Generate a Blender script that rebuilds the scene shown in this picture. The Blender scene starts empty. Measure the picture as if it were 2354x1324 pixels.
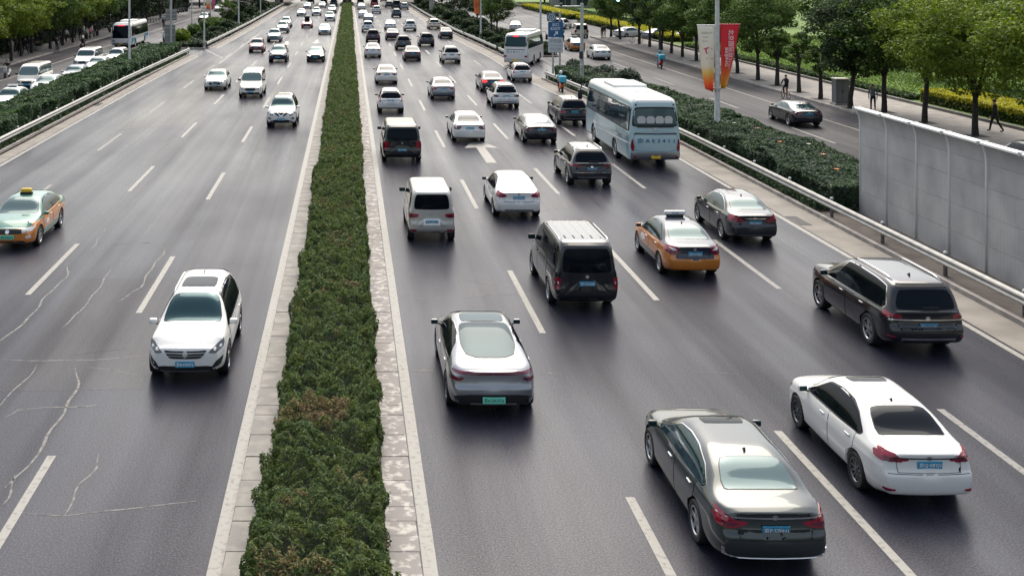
import bpy, bmesh, math, random
import numpy as np
from mathutils import Vector, Matrix, geometry
from mathutils.bvhtree import BVHTree
R = math.radians
random.seed(7); np.random.seed(7)
sc = bpy.context.scene
COL = sc.collection

# ------------------------------------------------------------------ camera, sky, sun, exposure
CAM_H, FPX = 9.6, 2549.0            # eye height on the footbridge (m), focal length in photograph pixels
cam = bpy.data.objects.new('camera', bpy.data.cameras.new('camera')); COL.objects.link(cam)
cam.location = (0, 0, CAM_H); cam.rotation_euler = (R(90), 0, 0)
cam.data.sensor_width = 36; cam.data.lens = FPX / 2354 * 36
cam.data.shift_x = 375 / 2354; cam.data.shift_y = -737 / 2354
cam.data.clip_start = .5; cam.data.clip_end = 5000
sc.camera = cam
SUN_EL, SUN_AZ = 55, 8             # degrees; azimuth clockwise from the road's direction (+Y)
world = bpy.data.worlds.new('World'); sc.world = world; world.use_nodes = True
wn = world.node_tree.nodes; wl = world.node_tree.links
bg = wn['Background']; sky = wn.new('ShaderNodeTexSky'); sky.sky_type = 'NISHITA'; sky.sun_disc = False
sky.sun_elevation = R(SUN_EL); sky.sun_rotation = R(SUN_AZ); sky.air_density = 1.4; sky.dust_density = 5.5; sky.ozone_density = 1
hsv = wn.new('ShaderNodeHueSaturation'); hsv.inputs['Saturation'].default_value = .62
wl.new(sky.outputs[0], hsv.inputs['Color']); wl.new(hsv.outputs[0], bg.inputs[0]); bg.inputs[1].default_value = .15
sun = bpy.data.objects.new('sun', bpy.data.lights.new('sun', 'SUN')); COL.objects.link(sun)
sun.data.energy = 1.25; sun.data.angle = R(46); sun.data.color = (1, .92, .77)
sdir = Vector((math.sin(R(SUN_AZ)) * math.cos(R(SUN_EL)), math.cos(R(SUN_AZ)) * math.cos(R(SUN_EL)), math.sin(R(SUN_EL))))
sun.rotation_euler = sdir.to_track_quat('Z', 'Y').to_euler(); sun.location = (0, 0, 60)
vs = sc.view_settings; vs.view_transform = 'Standard'; vs.look = 'None'; vs.gamma = 1; vs.exposure = .74
sc.cycles.max_bounces = 6; sc.cycles.glossy_bounces = 3; sc.cycles.diffuse_bounces = 3; sc.cycles.transparent_max_bounces = 6
sc.cycles.use_denoising = True; sc.cycles.caustics_reflective = False; sc.cycles.caustics_refractive = False
sc.cycles.sample_clamp_indirect = 4

def gp(u, v, z=0.0):
    """a point of the place, at height z, from its bearing surveyed in the photograph"""
    k = (CAM_H - z) / (v + 75.0)
    return Vector(((u - 802) * k, FPX * k, z))

# ------------------------------------------------------------------ materials
MATS = {}
def mat(name, col=(.5, .5, .5), rough=.5, metal=0.0, coat=0.0, spec=.5, noise=None, bump=None, emit=None, var=None, trans=0.0):
    """noise=(scale, colour2, lo, hi); bump=(scale, strength); var=colour2 mixed per mesh island"""
    if name in MATS: return MATS[name]
    m = bpy.data.materials.new(name); m.use_nodes = True; nt = m.node_tree; b = nt.nodes['Principled BSDF']
    b.inputs['Base Color'].default_value = (*col, 1); b.inputs['Roughness'].default_value = rough
    b.inputs['Metallic'].default_value = metal; b.inputs['Specular IOR Level'].default_value = spec
    b.inputs['Coat Weight'].default_value = coat; b.inputs['Coat Roughness'].default_value = .04
    if emit: b.inputs['Emission Color'].default_value = (*emit[0], 1); b.inputs['Emission Strength'].default_value = emit[1]
    cur = None
    if noise:
        tc = nt.nodes.new('ShaderNodeNewGeometry'); tx = nt.nodes.new('ShaderNodeTexNoise'); tx.inputs['Scale'].default_value = noise[0]; tx.inputs['Detail'].default_value = 5
        nt.links.new(tc.outputs['Position'], tx.inputs['Vector'])
        mr = nt.nodes.new('ShaderNodeMapRange'); mr.inputs[1].default_value = noise[2]; mr.inputs[2].default_value = noise[3]
        mx = nt.nodes.new('ShaderNodeMix'); mx.data_type = 'RGBA'; mx.inputs[6].default_value = (*col, 1); mx.inputs[7].default_value = (*noise[1], 1)
        nt.links.new(tx.outputs[0], mr.inputs[0]); nt.links.new(mr.outputs[0], mx.inputs[0]); cur = mx.outputs[2]
    if var:
        g = nt.nodes.new('ShaderNodeNewGeometry'); mx = nt.nodes.new('ShaderNodeMix'); mx.data_type = 'RGBA'
        pw = nt.nodes.new('ShaderNodeMath'); pw.operation = 'POWER'; pw.inputs[1].default_value = 1.6
        nt.links.new(g.outputs['Random Per Island'], pw.inputs[0]); nt.links.new(pw.outputs[0], mx.inputs[0])
        mx.inputs[6].default_value = (*col, 1)
        if cur: nt.links.new(cur, mx.inputs[6])
        mx.inputs[7].default_value = (*var, 1); cur = mx.outputs[2]
    if cur: nt.links.new(cur, b.inputs['Base Color'])
    if bump:
        tc = nt.nodes.new('ShaderNodeTexCoord'); tx = nt.nodes.new('ShaderNodeTexNoise'); tx.inputs['Scale'].default_value = bump[0]; tx.inputs['Detail'].default_value = 4
        bp = nt.nodes.new('ShaderNodeBump'); bp.inputs['Strength'].default_value = bump[1]; bp.inputs['Distance'].default_value = .02
        nt.links.new(tc.outputs['Object'], tx.inputs['Vector']); nt.links.new(tx.outputs[0], bp.inputs['Height']); nt.links.new(bp.outputs[0], b.inputs['Normal'])
    if trans:
        tr = nt.nodes.new('ShaderNodeBsdfTranslucent'); ms = nt.nodes.new('ShaderNodeMixShader'); ms.inputs[0].default_value = trans
        if cur: nt.links.new(cur, tr.inputs[0])
        else: tr.inputs[0].default_value = (*col, 1)
        nt.links.new(b.outputs[0], ms.inputs[1]); nt.links.new(tr.outputs[0], ms.inputs[2]); nt.links.new(ms.outputs[0], nt.nodes['Material Output'].inputs[0])
    MATS[name] = m
    return m

def asphalt(name, c1, c2, rough=.42, streak=True):
    """worn asphalt: tyre-polished lanes running along the road, blotches, fine grit"""
    m = bpy.data.materials.new(name); m.use_nodes = True; nt = m.node_tree; b = nt.nodes['Principled BSDF']
    N = nt.nodes.new; L = nt.links.new
    tc = N('ShaderNodeTexCoord')
    def noise(scale, sx, sy, detail=4):
        mp = N('ShaderNodeMapping'); mp.inputs['Scale'].default_value = (sx, sy, 1); t = N('ShaderNodeTexNoise'); t.inputs['Scale'].default_value = scale; t.inputs['Detail'].default_value = detail
        L(tc.outputs['Object'], mp.inputs[0]); L(mp.outputs[0], t.inputs['Vector']); return t.outputs[0]
    a = noise(1, 1.1, .012, 3); bl = noise(1, .12, .05, 5); gr = noise(14, 1, 1, 6)
    def mr(x, lo, hi, o0=0, o1=1):
        q = N('ShaderNodeMapRange'); q.inputs[1].default_value = lo; q.inputs[2].default_value = hi; q.inputs[3].default_value = o0; q.inputs[4].default_value = o1; L(x, q.inputs[0]); return q.outputs[0]
    def mix(f, x, y):
        q = N('ShaderNodeMix'); q.data_type = 'RGBA'
        L(f, q.inputs[0]) if hasattr(f, 'links') else None
        if not hasattr(f, 'links'): q.inputs[0].default_value = f
        for i, s in ((6, x), (7, y)):
            if hasattr(s, 'links'): L(s, q.inputs[i])
            else: q.inputs[i].default_value = (*s, 1)
        return q.outputs[2]
    col = mix(mr(a, .38, .62), c1, c2)
    st_ = noise(1, .55, .03, 6); col = mix(mr(st_, .56, .68, 0, .7), col, tuple(k * .55 for k in c1))
    col = mix(mr(bl, .42, .70, 0, .65), col, tuple(min(1, k * 1.45) for k in c2))
    col = mix(mr(gr, .48, .72, 0, .5), col, tuple(k * .5 for k in c1)); gr2 = noise(30, 1, 1, 5); col = mix(mr(gr2, .56, .72, 0, .85), col, tuple(min(1, k * 2.2) for k in c2))
    L(col, b.inputs['Base Color'])
    rr = N('ShaderNodeMath'); rr.operation = 'ADD'; L(mr(a, .36, .64, rough + .07, rough - .06), rr.inputs[0]); L(mr(bl, .35, .65, .05, -.03), rr.inputs[1]); L(rr.outputs[0], b.inputs['Roughness'])
    bp = N('ShaderNodeBump'); bp.inputs['Strength'].default_value = .12; bp.inputs['Distance'].default_value = .01
    fine = noise(60, 1, 1, 3); L(fine, bp.inputs['Height']); L(bp.outputs[0], b.inputs['Normal'])
    sp = N('ShaderNodeMath'); sp.operation = 'MULTIPLY'; s2 = N('ShaderNodeMath'); s2.operation = 'MULTIPLY'          # open pores and grime reflect less than polished stone
    L(mr(bl, .36, .64, .11, .26), sp.inputs[0]); L(mr(st_, .42, .66, 1.25, .62), sp.inputs[1]); L(sp.outputs[0], s2.inputs[0]); L(mr(gr2, .34, .66, .55, 1.5), s2.inputs[1]); L(s2.outputs[0], b.inputs['Specular IOR Level'])
    MATS[name] = m; return m

# ------------------------------------------------------------------ mesh helpers
def mesh_from(name, v, f, mats=(), smooth=False):
    me = bpy.data.meshes.new(name); me.from_pydata([tuple(p) for p in v], [], [tuple(q) for q in f]); me.update()
    for m in mats: me.materials.append(m)
    if smooth: me.polygons.foreach_set('use_smooth', [True] * len(me.polygons))
    return me
def mesh_np(name, v, tris, mats=(), quads=False):
    """fast mesh from numpy arrays"""
    k = 4 if quads else 3
    me = bpy.data.meshes.new(name); n = len(tris)
    me.vertices.add(len(v)); me.vertices.foreach_set('co', np.asarray(v, np.float32).ravel())
    me.loops.add(n * k); me.loops.foreach_set('vertex_index', np.asarray(tris, np.int32).ravel())
    me.polygons.add(n); me.polygons.foreach_set('loop_start', np.arange(0, n * k, k, dtype=np.int32))
    me.update(calc_edges=True)
    for m in mats: me.materials.append(m)
    return me
class MB:
    """collects shapes into one mesh"""
    def __init__(s): s.v = []; s.f = []; s.mi = []
    def add(s, v, f, mi=0):
        o = len(s.v); s.v += [tuple(p) for p in v]; s.f += [tuple(o + i for i in q) for q in f]; s.mi += [mi] * len(f); return s
    def box(s, x0, x1, y0, y1, z0, z1, mi=0, M=None):
        v = [Vector(p) for p in ((x0, y0, z0), (x1, y0, z0), (x1, y1, z0), (x0, y1, z0), (x0, y0, z1), (x1, y0, z1), (x1, y1, z1), (x0, y1, z1))]
        if M: v = [M @ p for p in v]
        return s.add(v, [(3, 2, 1, 0), (4, 5, 6, 7), (0, 1, 5, 4), (1, 2, 6, 5), (2, 3, 7, 6), (3, 0, 4, 7)], mi)
    def tube(s, pts, rad, n=8, mi=0, cap=True):
        pts = [Vector(p) for p in pts]; rad = [rad] * len(pts) if isinstance(rad, (int, float)) else rad; rings = []; up0 = None
        for i, p in enumerate(pts):
            t = (pts[min(i + 1, len(pts) - 1)] - pts[max(i - 1, 0)]).normalized()
            if up0 is None: up0 = Vector((0, 0, 1)) if abs(t.z) < .9 else Vector((1, 0, 0))
            a = t.cross(up0).normalized(); b = a.cross(t).normalized(); up0 = b
            rings.append([p + a * math.cos(2 * math.pi * k / n) * rad[i] + b * math.sin(2 * math.pi * k / n) * rad[i] for k in range(n)])
        v = [q for r in rings for q in r]; f = []
        for i in range(len(rings) - 1):
            for k in range(n): f.append((i * n + k, i * n + (k + 1) % n, (i + 1) * n + (k + 1) % n, (i + 1) * n + k))
        if cap: f += [tuple(range(n))[::-1], tuple((len(rings) - 1) * n + k for k in range(n))]
        return s.add(v, f, mi)
    def lathe(s, prof, n=24, axis='z', mi=0, M=None):
        """prof: (radius, height) pairs"""
        v = []; f = []
        for r, h in prof:
            for k in range(n):
                c, q = math.cos(2 * math.pi * k / n) * r, math.sin(2 * math.pi * k / n) * r
                p = Vector((c, q, h)) if axis == 'z' else Vector((h, c, q))
                v.append(M @ p if M else p)
        for i in range(len(prof) - 1):
            for k in range(n): f.append((i * n + k, i * n + (k + 1) % n, (i + 1) * n + (k + 1) % n, (i + 1) * n + k))
        return s.add(v, f, mi)
    def prism(s, poly, h0, h1, plane='xy', mi=0):
        n = len(poly)
        def P(a, b, h): return {'xy': (a, b, h), 'xz': (a, h, b), 'yz': (h, a, b)}[plane]
        v = [P(a, b, h0) for a, b in poly] + [P(a, b, h1) for a, b in poly]
        return s.add(v, [tuple(range(n))[::-1], tuple(range(n, 2 * n))] + [(i, (i + 1) % n, n + (i + 1) % n, n + i) for i in range(n)], mi)
    def mesh(s, name, mats=(), smooth=False, angle=None, fix=True):
        me = mesh_from(name, s.v, s.f, mats); me.polygons.foreach_set('material_index', s.mi)
        if fix:
            bm = bmesh.new(); bm.from_mesh(me); bmesh.ops.recalc_face_normals(bm, faces=bm.faces); bm.to_mesh(me); bm.free()
        if smooth:
            me.polygons.foreach_set('use_smooth', [True] * len(me.polygons))
            if angle: me.set_sharp_from_angle(angle=R(angle))
        me.update(); return me
def bevelled(me, w, seg=2):
    bm = bmesh.new(); bm.from_mesh(me)
    bmesh.ops.bevel(bm, geom=bm.edges[:], offset=w, segments=seg, affect='EDGES', profile=.5)
    bm.to_mesh(me); bm.free(); me.polygons.foreach_set('use_smooth', [True] * len(me.polygons)); me.set_sharp_from_angle(angle=R(28 if seg == 1 else 50)); return me
def obj(name, me, parent=None, loc=None, rot=None, m=None):
    o = bpy.data.objects.new(name, me); COL.objects.link(o)
    if m is not None and me is not None:
        if len(me.materials) == 0: me.materials.append(m)
        else: o.material_slots[0].link = 'OBJECT'; o.material_slots[0].material = m
    if parent: o.parent = parent
    if loc is not None: o.location = loc
    if rot is not None: o.rotation_euler = rot
    return o
def tag(o, label=None, cat=None, group=None, kind=None):
    if label: o['label'] = label
    if cat: o['category'] = cat
    if group: o['group'] = group
    if kind: o['kind'] = kind
    return o
def thing(name, label, cat, loc=(0, 0, 0), rz=0, group=None):
    o = bpy.data.objects.new(name, None); COL.objects.link(o); o.location = loc; o.rotation_euler = (0, 0, rz); o.empty_display_size = .3
    return tag(o, label, cat, group)
def struct(name, me, m=None, **k): return tag(obj(name, me, m=m, **k), kind='structure')
def sheet(x0, x1, y0, y1, z, nx=1, ny=1):
    v = [(x0 + (x1 - x0) * i / nx, y0 + (y1 - y0) * j / ny, z) for j in range(ny + 1) for i in range(nx + 1)]
    return v, [(j * (nx + 1) + i, j * (nx + 1) + i + 1, (j + 1) * (nx + 1) + i + 1, (j + 1) * (nx + 1) + i) for j in range(ny) for i in range(nx)]
def ribbon(left, right, z):
    """flat strip between two polylines of (x, y)"""
    n = len(left); v = [(x, y, z) for x, y in left] + [(x, y, z) for x, y in right]
    return v, [(i, n + i, n + i + 1, i + 1) for i in range(n - 1)]
def wall_strip(line, w, z0, z1):
    """a kerb: a polyline of (x, y) with width w (to the right of travel) extruded from z0 to z1"""
    mb = MB(); P = [Vector((x, y, 0)) for x, y in line]; Lf = []; Rt = []
    for i, p in enumerate(P):
        t = (P[min(i + 1, len(P) - 1)] - P[max(i - 1, 0)]).normalized(); n = Vector((t.y, -t.x, 0)); Lf.append(p - n * w / 2); Rt.append(p + n * w / 2)
    n = len(P); v = []
    for a, b in zip(Lf, Rt): v += [(a.x, a.y, z0), (a.x, a.y, z1), (b.x, b.y, z1), (b.x, b.y, z0)]
    f = []
    for i in range(n - 1):
        for k in range(3): f.append((4 * i + k, 4 * i + k + 1, 4 * i + 4 + k + 1, 4 * i + 4 + k))
    f += [(0, 1, 2, 3), (4 * n - 4, 4 * n - 1, 4 * n - 2, 4 * n - 3)]
    mb.add(v, f); return mb
_txt = {}
def text_mesh(s, h, w=None, bold=0.0, vertical=False):
    """flat lettering in the XZ plane facing -Y, centred"""
    key = (s, h, w, bold, vertical)
    if key in _txt: return _txt[key]
    cu = bpy.data.curves.new('lettering', 'FONT'); cu.body = '\n'.join(s) if vertical else s; cu.size = 1; cu.align_x = 'CENTER'; cu.offset = bold; cu.resolution_u = 2
    if vertical: cu.space_line = .95
    o = bpy.data.objects.new('t', cu); COL.objects.link(o); bpy.context.view_layer.update()
    me = bpy.data.meshes.new_from_object(o.evaluated_get(bpy.context.evaluated_depsgraph_get()))
    bpy.data.objects.remove(o); bpy.data.curves.remove(cu)
    n = len(me.vertices); co = np.empty(n * 3); me.vertices.foreach_get('co', co); co = co.reshape(-1, 3)
    lo, hi = co.min(0), co.max(0); co -= (lo + hi) / 2; sy = h / (hi[1] - lo[1]); sx = (w / (hi[0] - lo[0])) if w else sy
    out = np.stack([co[:, 0] * sx, np.zeros(n), co[:, 1] * sy], 1); me.vertices.foreach_set('co', out.ravel()); me.materials.clear(); me.materials.append(None); me.update()
    _txt[key] = me; return me
# ------------------------------------------------------------------ ground, roads, markings
ASPH = asphalt('asphalt', (.012, .013, .022), (.025, .025, .035), .30)
ASPH2 = asphalt('service asphalt', (.018, .018, .025), (.025, .025, .031), .48)
ASPHBIKE = asphalt('cycle lane asphalt', (.013, .012, .019), (.019, .018, .025), .55)
PAVE = mat('pavement', (.19, .172, .158), .75, noise=(1.3, (.25, .228, .205), .4, .62), bump=(30, .15))
CONC = mat('concrete', (.27, .25, .225), .8, noise=(2.2, (.36, .33, .29), .42, .62), bump=(24, .2))
KERBC = mat('kerb stone', (.23, .21, .20), .8, noise=(2.0, (.33, .31, .28), .42, .62), bump=(24, .2))
def worn_white(name, base, lo, hi, under):
    return mat(name, base, .55, noise=(9, under, lo, hi), bump=(40, .1))
LINE = worn_white('worn road paint', (.235, .228, .207), .52, .76, (.09, .088, .085)); LINE2 = worn_white('faded road paint', (.17, .165, .155), .52, .70, (.05, .05, .052)); ARROW = worn_white('fresh road paint', (.46, .445, .40), .60, .74, (.16, .15, .14))
SOIL = mat('soil', (.075, .062, .058), .95, noise=(1.2, (.11, .095, .085), .4, .6))
LAWN = mat('lawn', (.075, .14, .022), .9, noise=(.9, (.12, .19, .03), .35, .65), bump=(60, .4))
struct('ground', mesh_from('ground', *sheet(-1500, 1500, -200, 3000, -.06)), mat('far ground', (.06, .075, .035), .95))
# carriageway edges follow the survey: they draw in beyond the slip roads
RE = [(18.0, -5), (18.0, 30), (18.0, 60), (17.6, 75), (16.5, 95), (16.4, 118), (15.9, 135), (15.0, 160), (14.6, 220), (14.6, 420)]
LE = [(-17.9, -5), (-17.9, 60), (-17.8, 90), (-17.3, 121), (-16.6, 130), (-16.2, 150), (-15.9, 180), (-15.8, 420)]
def xs_at(line, y): return float(np.interp(y, [p[1] for p in line], [p[0] for p in line]))
ROAD = struct('road', mesh_from('road', *sheet(-19.0, 19.5, -5, 420, 0.0, 1, 60)), ASPH)
def strip_mesh(fx, y0, y1, w, z, n=40): 
    ys = np.linspace(y0, y1, n); return ribbon([(fx(y) - w / 2, y) for y in ys], [(fx(y) + w / 2, y) for y in ys], z)
LEFT_LINE, RIGHT_LINE = -2.14, 1.30
for nm, fx, w in (('edge_line', lambda y: LEFT_LINE, .23), ('edge_line', lambda y: RIGHT_LINE, .23), ('edge_line', lambda y: xs_at(RE, y) - 1.42, .18)):
    obj(nm, mesh_from('line', *strip_mesh(fx, -4, 400, w, .004, 120)), ROAD, m=LINE)
obj('edge_line', mesh_from('line', *strip_mesh(lambda y: xs_at(LE, y) + 1.05, -4, 119.5, .18, .004)), ROAD, m=LINE)
obj('edge_line', mesh_from('line', *strip_mesh(lambda y: xs_at(LE, y) + 1.0, 131, 400, .18, .004)), ROAD, m=LINE)
obj('slip_line', mesh_from('line', *ribbon([(-17.0, 129.6), (-13.3, 116.5)], [(-16.9, 129.9), (-13.2, 116.8)], .004)), ROAD, m=LINE)
DASH = {m.name: mesh_from('dash', *sheet(-.085, .085, 0, 6, .004, 1, 6), (m,)) for m in (LINE, LINE2)}
for x, m, y0 in ((5.09, LINE, 35.1 - 30), (8.88, LINE, 22.97 - 15), (12.85, LINE2, 39.1 - 30), (-5.84, LINE, 36.8 - 30), (-9.42, LINE, 38.5 - 30), (-13.13, LINE2, 63.9 - 45)):
    for k in range(24):
        y = y0 - 6 + 15 * k
        if y < 5 or y > 330: continue
        obj('lane_dash', DASH[m.name], ROAD, (x, y, 0))
# the unbroken line between the slip road and the lanes (left)
obj('lane_line', mesh_from('line', *strip_mesh(lambda y: -12.9, 110, 160, .16, .004)), ROAD, m=LINE)
def arrow(loc, rz, s=1.0, m=ARROW, kind='straight'):
    if kind == 'straight': po = [(-.16, 0), (.16, 0), (.16, 3.4), (.52, 3.4), (0, 5.4), (-.52, 3.4), (-.16, 3.4)]
    else: po = [(-.22, 0), (.22, 0), (.22, 4.3), (1.25, 4.3), (1.25, 4.0), (1.75, 4.75), (1.25, 5.5), (1.25, 5.15), (-.22, 5.15)]
    me = mesh_from('arrow', [(a * s, b * s, .004) for a, b in po], [tuple(range(len(po)))]); return obj('lane_arrow', me, ROAD, loc, (0, 0, rz), m)
arrow((-4.15, 146, 0), math.pi, 1.25); arrow((-7.9, 143, 0), math.pi, 1.25)
obj('lane_arrow', mesh_from('arrow', [(a, b, .004) for a, b in [(6.76, 54.4), (7.26, 54.4), (7.24, 59.0), (7.95, 58.9), (7.0, 61.9), (6.15, 58.9), (6.78, 59.0)]], [tuple(range(7))]), ROAD, m=LINE)
# sealed cracks: pale bands of filler that wander over the lanes
SEAL = mat('crack filler', (.165, .16, .148), .7, noise=(6, (.06, .06, .06), .44, .64)); DARKC = mat('open crack', (.015, .015, .016), .9)
def crack(uv, w=.05, m=SEAL, wob=.10):
    P = [gp(*p) for p in uv]; pts = []
    for a, b in zip(P, P[1:]):
        n = max(2, int((b - a).length / .35))
        pts += [a.lerp(b, i / n) for i in range(n)]
    pts.append(P[-1]); L_, R_ = [], []; ph = random.random() * 9
    for i, p in enumerate(pts):
        t = pts[min(i + 1, len(pts) - 1)] - pts[max(i - 1, 0)]; t.normalize(); n = Vector((t.y, -t.x, 0))
        q = p + n * wob * .5 * (math.sin(i * .55 + ph) + .6 * math.sin(i * 1.37 + ph * 2)); k = w * (.55 + .45 * random.random()) * min(1, (i + .4) / 2, (len(pts) - i - .6) / 2 + .2) * .5
        L_.append((q.x - n.x * k, q.y - n.y * k)); R_.append((q.x + n.x * k, q.y + n.y * k))
    obj('sealed_crack' if m is SEAL else 'open_crack', mesh_from('crack', *ribbon(L_, R_, .0028)), ROAD, m=m)
for uv, w in (([(155, 605), (150, 640), (100, 690), (50, 745), (5, 785)], .07), ([(263, 612), (225, 660), (190, 715), (140, 752)], .06), ([(378, 573), (350, 620), (320, 660), (273, 693)], .06), ([(250, 523), (225, 550), (205, 575)], .05), ([(0, 826), (100, 828), (220, 826), (342, 820)], .05), ([(200, 842), (260, 850), (340, 866)], .04),
    ([(173, 845), (176, 880), (150, 950), (100, 1020), (60, 1070), (10, 1120)], .07), ([(83, 838), (50, 880), (0, 935)], .05), ([(0, 965), (40, 940), (120, 935), (240, 932)], .045), ([(228, 1042), (215, 1075), (180, 1110), (175, 1145), (152, 1185)], .06), ([(30, 1175), (150, 1182), (250, 1172), (330, 1164), (452, 1156)], .045), ([(35, 1090), (20, 1130), (0, 1160)], .05),
    ([(925, 685), (1020, 684), (1130, 678), (1222, 676)], .06), ([(930, 630), (960, 631)], .05), ([(1040, 640), (1110, 650), (1175, 658), (1222, 664)], .06), ([(945, 850), (998, 850)], .12), ([(1230, 856), (1290, 858)], .06), ([(895, 500), (930, 502)], .07), ([(1040, 500), (1120, 506)], .06), ([(1038, 448), (1095, 445)], .06), ([(880, 443), (928, 443)], .05),
    ([(1230, 390), (1262, 424), (1290, 460), (1318, 490)], .06), ([(1248, 462), (1265, 465), (1280, 480)], .05), ([(517, 222), (480, 250), (455, 268)], .06), ([(345, 408), (320, 435)], .05), ([(440, 302), (425, 322), (408, 338)], .05), ([(584, 340), (582, 355)], .05), ([(652, 180), (640, 205)], .06), ([(925, 190), (985, 191)], .07), ([(1098, 331), (1160, 328)], .06), ([(1140, 368), (1175, 366)], .06), ([(1090, 112), (1120, 113)], .12), ([(1240, 215), (1290, 214)], .12), ([(560, 550), (650, 549)], .04), ([(420, 600), (640, 612)], .03), ([(1560, 850), (1700, 862)], .03)):
    crack(uv, w)
crack([(258, 563), (300, 560)], .05, DARKC); crack([(325, 559), (345, 557)], .06, DARKC); crack([(160, 820), (300, 800)], .02, DARKC)
# patched asphalt, visible as a darker or paler rectangle
def patch(c, m):
    P = [gp(*p) for p in c]; obj('asphalt_patch', mesh_from('patch', [(p.x, p.y, .0014) for p in P], [(0, 1, 2, 3)]), ROAD, m=m)
patch([(0, 900), (330, 895), (440, 640), (180, 640)], asphalt('patch asphalt', (.022, .022, .029), (.032, .031, .036), .36)); patch([(260, 300), (440, 285), (560, 150), (470, 150)], asphalt('pale asphalt', (.030, .029, .029), (.044, .041, .040), .31)); patch([(1210, 490), (1300, 480), (1225, 390), (1160, 400)], MATS['patch asphalt'])
# drains by the kerb
GR = mat('drain grate', (.03, .03, .032), .6, .4)
for u, v in ((225, 241), (1835, 508)):
    p = gp(u, v); g = obj('drain_grate', MB().box(-.22, .22, -.75, .75, .001, .012).mesh('g'), ROAD, (p.x, p.y, 0), m=GR)
    for k in range(9): obj('grate_bar', MB().box(-.2, .2, -.02, .02, .012, .02).mesh('b'), g, (0, -.64 + k * .16, 0), m=mat('grate bar', (.10, .10, .10), .5, .5))
# gutters and concrete shoulders
for line, sx in ((RE, 1), (LE, -1)):
    for a, b in (((-5, 400),) if sx > 0 else ((-5, 121), (131, 400))):
        ys = [y for y in np.linspace(a, b, 60)]
        A_ = [(xs_at(line, y) - sx * (1.25 if sx > 0 else .90), y) for y in ys]; B_ = [(xs_at(line, y) + sx * .02, y) for y in ys]
        struct('shoulder', mesh_from('shoulder', *(ribbon(A_, B_, .005) if sx > 0 else ribbon(B_, A_, .005))), mat('dusty shoulder', (.16, .145, .128), .8, noise=(.8, (.225, .205, .18), .38, .62), bump=(20, .2)))
        if sx > 0:
            for s0, s1 in ((-5, 95), (118, 400)): struct('kerb', wall_strip([(xs_at(line, y) + .08, y) for y in np.linspace(s0, s1, 40)], .16, -.02, .14).mesh('kerb'), KERBC)
        else: struct('kerb', wall_strip([(xs_at(line, y) - .08, y) for y in ys], .16, -.02, .14).mesh('kerb'), KERBC)
# ------------------------------------------------------------------ median
MED = struct('median', MB().box(-1.55, .75, -5, 400, -.02, .10).mesh('median'), SOIL)
for x0, x1, nm in ((-2.0, -1.5, 'median_kerb'), (.62, 1.15, 'median_kerb')):
    base = struct(nm, MB().box(x0 + .02, x1 - .02, -5, 400, -.02, .085).mesh('k'), mat('slab bedding', (.10, .095, .085), .9))
    rt = x0 > 0; peel = mat('slab with old white paint', (.215, .20, .19), .8, noise=(5.5, (.42, .405, .37), .50, .64), bump=(24, .25)) if rt else mat('pale slab', (.19, .182, .168), .8, noise=(2.6, (.255, .243, .22), .42, .62), bump=(24, .25))
    sl = [bevelled(MB().box(x0, x1, .004, .496, .0, .12 + d).mesh('slab', (peel,)), .004, 1) for d in (0, .004, .008)]
    for k in range(100):
        o = obj('kerb_slab', sl[(k * 7 + k // 3) % 3], base, (random.uniform(-.008, .008), 14 + k * .5, 0), (0, 0, random.uniform(-.006, .006)))
    far = obj('kerb_slabs', MB().box(x0, x1, 64, 400, .0, .12).mesh('s'), base, m=peel)
# ------------------------------------------------------------------ planting strips, service roads, pavements
struct('planter_soil', mesh_from('soil', *ribbon([(18.16, -5), (18.16, 60), (17.75, 75), (16.75, 94.6)], [(23.1, -5), (23.1, 60), (22.8, 80), (21.4, 94.6)], .10)), SOIL)
struct('planter_soil', mesh_from('soil', *ribbon([(16.55, 118.5), (15.2, 160), (14.8, 220), (14.8, 400)], [(22.6, 118.5), (22.6, 160), (22.6, 220), (22.6, 400)], .10)), SOIL)
struct('planter_soil', mesh_from('soil', *ribbon([(-21.6, -5), (-21.6, 121)], [(-18.06, -5), (-17.46, 121)], .10)), SOIL)
struct('planter_soil', mesh_from('soil', *ribbon([(-22.5, 131), (-22.5, 400)], [(-16.76, 131), (-15.96, 400)], .10)), SOIL)
struct('service_road', mesh_from('sr', *sheet(19.5, 45, -5, 420, -.004, 1, 30)), ASPH2); struct('service_road', mesh_from('sr', *sheet(-45, -19.0, -5, 420, -.004, 1, 30)), ASPH2)
SRR = struct('cycle_lane', mesh_from('cl', *sheet(30.1, 33.0, -5, 150, .002, 1, 20)), ASPHBIKE); SRL = struct('cycle_lane', mesh_from('cl', *sheet(-33.0, -29.4, -5, 300, .002, 1, 20)), ASPHBIKE)
obj('cycle_lane_line', mesh_from('l', *strip_mesh(lambda y: 30.0, 0, 128, .15, .006)), SRR, m=LINE); obj('cycle_lane_line', mesh_from('l', *strip_mesh(lambda y: -29.4, 0, 300, .15, .006)), SRL, m=LINE)
obj('edge_line', mesh_from('l', *strip_mesh(lambda y: 23.75 if y < 60 else 23.75 - (y - 60) * .05, 0, 94, .13, .004)), SRR, m=LINE)
for k in range(8): obj("lane_dash", DASH[LINE2.name], SRR, (26.5, 15.4 + 15 * k, 0))
struct('pavement', MB().box(33.15, 39.0, -5, 152, -.02, .12).mesh('p'), PAVE); struct('pavement', MB().box(-46, -33.15, -5, 330, -.02, .12).mesh('p'), mat('shade-darkened pavement', (.085, .078, .076), .8, noise=(1.3, (.125, .115, .108), .4, .62), bump=(30, .15)))  # left pavement colour is darkened to stand for shade under the trees
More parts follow.
